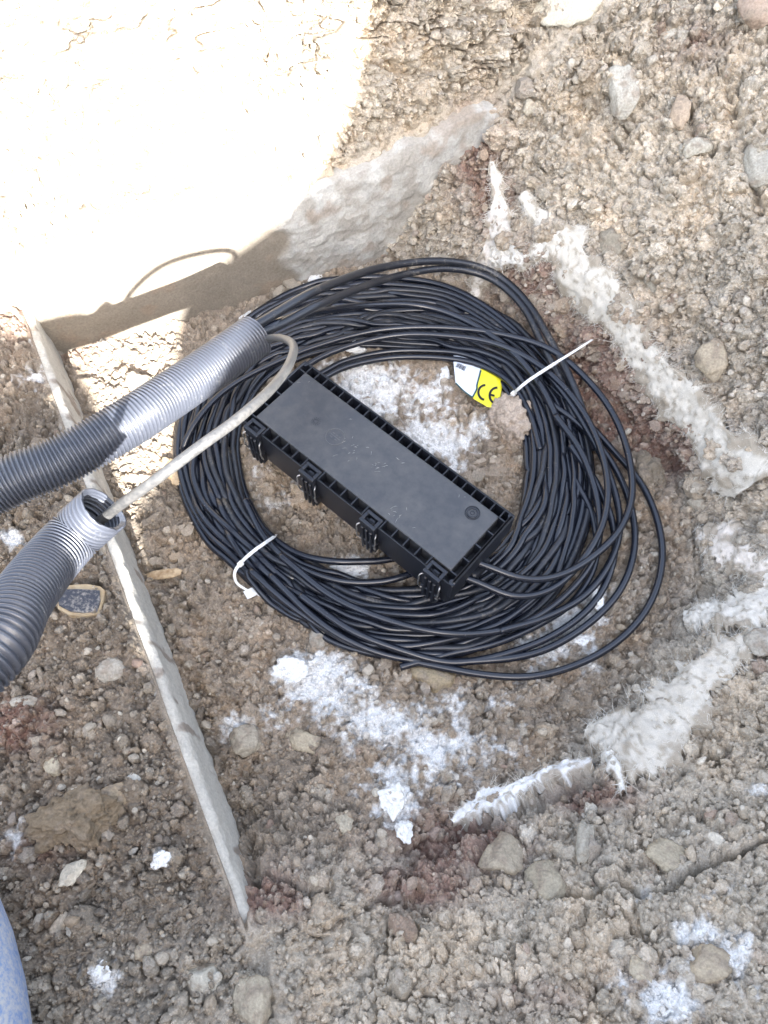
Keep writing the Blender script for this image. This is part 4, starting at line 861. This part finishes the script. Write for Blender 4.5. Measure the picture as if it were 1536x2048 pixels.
# ------------------------------------------------------------------ wood, tile, bucket
def chip(px0, py0, px1, py1, wpx, label, seed, name='wood_chip', cat='wood', lift=.006, mat='wood'):
    p0, n0 = surf(px0, py0, lift); p1, n1 = surf(px1, py1, lift); n0 = (n0 + n1) / np.linalg.norm(n0 + n1); d = p1 - p0; L_ = np.linalg.norm(d); d /= L_
    s_ = np.cross(n0, d); s_ /= np.linalg.norm(s_); w_ = wpx * float((p0 - CAM) @ DZ) / FPX; r = np.random.default_rng(seed); n, k = 16, 12; V = []
    for i in range(n):
        f = i / (n - 1); ta = min(1, (f + .05) * 7, (1.05 - f) * 6); wob = r.normal(0, .04)
        for j in range(k):
            q = 2 * math.pi * j / k; e = 0.0 if 1 < i < n - 2 else r.normal(0, .05)
            V.append(p0 + d * L_ * (f + e) + s_ * w_ / 2 * (math.cos(q) * ta * (1 + r.normal(0, .06)) + wob) + n0 * w_ * .22 * (np.sign(math.sin(q)) * abs(math.sin(q)) ** .6 * ta + r.normal(0, .08)))
    F = [tuple(q) for q in grid_faces(n, k, True)] + [tuple(range(k))[::-1], tuple((n - 1) * k + i for i in range(k))]
    V = np.array(V); c = V.mean(0); o = mk(name, V - c, F, M[mat], smooth=False); o.location = Vector([float(q) for q in c]); tag(o, label, cat)
chip(297, 1154, 364, 1150, 20, 'flat splinter of pale wood on gravel right of the kerb', 3)
chip(330, 925, 368, 975, 30, 'broken brown wood piece beside the left of the coil', 5, lift=.010)
chip(298, 905, 345, 945, 12, 'thin wood splinter left of the broken brown wood piece', 6, lift=.006)
chip(741, 460, 741, 512, 9, 'orange brown twig standing at the foot of the frosted footing', 7, name='twig', cat='twig', lift=.012)
chip(545, 95, 538, 132, 10, 'brown twig stuck in the sunlit soil above the footing', 9, name='twig', cat='twig', lift=.010)
p, x, y, n = place_axes(163, 1206); d = float((p - CAM) @ DZ) / FPX; tl = empty('broken_tile', p, 'broken black tile piece with tan edge lying left of the kerb', 'tile')
def tile_part(name, poly, z0, z1, mat):
    P_ = np.array(poly, float) - np.array([163, 1206]); P_[:, 1] *= -1.06; k = len(P_); r = np.random.default_rng(4); V = []
    for zz, sc in ((z0, 1.0), (z1 - .001, 1.0), (z1, .96)): V += [x * q[0] * d * sc + y * q[1] * d * sc + n * (zz + .0012 * r.random()) for q in P_]
    return mk(name, np.array(V), [tuple(q) for q in grid_faces(3, k, True)] + [tuple(range(2 * k, 3 * k)), tuple(range(k))[::-1]], mat, tl, False)
tile_part('backing', [(116, 1190), (126, 1176), (150, 1172), (172, 1170), (196, 1174), (207, 1182), (208, 1205), (206, 1228), (180, 1234), (150, 1234), (124, 1222), (120, 1206)], -.002, .0085, mat_noise('tan_edge', (.30, .22, .13), (.40, .32, .21), 90, .85))
tile_part('glaze', [(120, 1192), (130, 1185), (160, 1183), (198, 1184), (203, 1205), (201, 1226), (176, 1230), (150, 1228), (126, 1217), (121, 1204)], .0088, .0125, plastic('dark_glaze', (.03, .033, .045), (.34, .31, .27), .22, .40, 30, rough=.45))

bp0, bn0 = surf(-60, 1960); ax0 = at(-200, 1765, .22); ax1 = at(-200, 2490, .27); axd = (ax1 - ax0) / np.linalg.norm(ax1 - ax0)
bk = empty('bucket', (float(ax0[0]), float((ax0[1] + ax1[1]) / 2), .14), 'dusty blue plastic bucket on its side at the bottom left corner', 'bucket')
u_ = np.cross(axd, [0, 0, 1]); u_ /= np.linalg.norm(u_); v_ = np.cross(u_, axd); k = 72; th = np.arange(k) * 2 * math.pi / k
def lathe(prof_, name):
    V = np.concatenate([ax0 + axd * l + r * (u_ * np.cos(th)[:, None] + v_ * np.sin(th)[:, None]) for l, r in prof_])
    o = mk(name, V, grid_faces(len(prof_), k, True), M['blue']); adopt(bk, o)
lathe([(0, .001), (0, .040), (.006, .062), (.018, .080), (.04, .091), (.08, .102), (.13, .110), (.2, .1145), (.26, .117), (.33, .119), (.33, .116), (.26, .114), (.13, .107), (.04, .087), (.008, .05), (.008, .001)], 'body')
lathe([(.328, .119), (.332, .123), (.340, .124), (.346, .122), (.346, .116), (.33, .116)], 'rim')
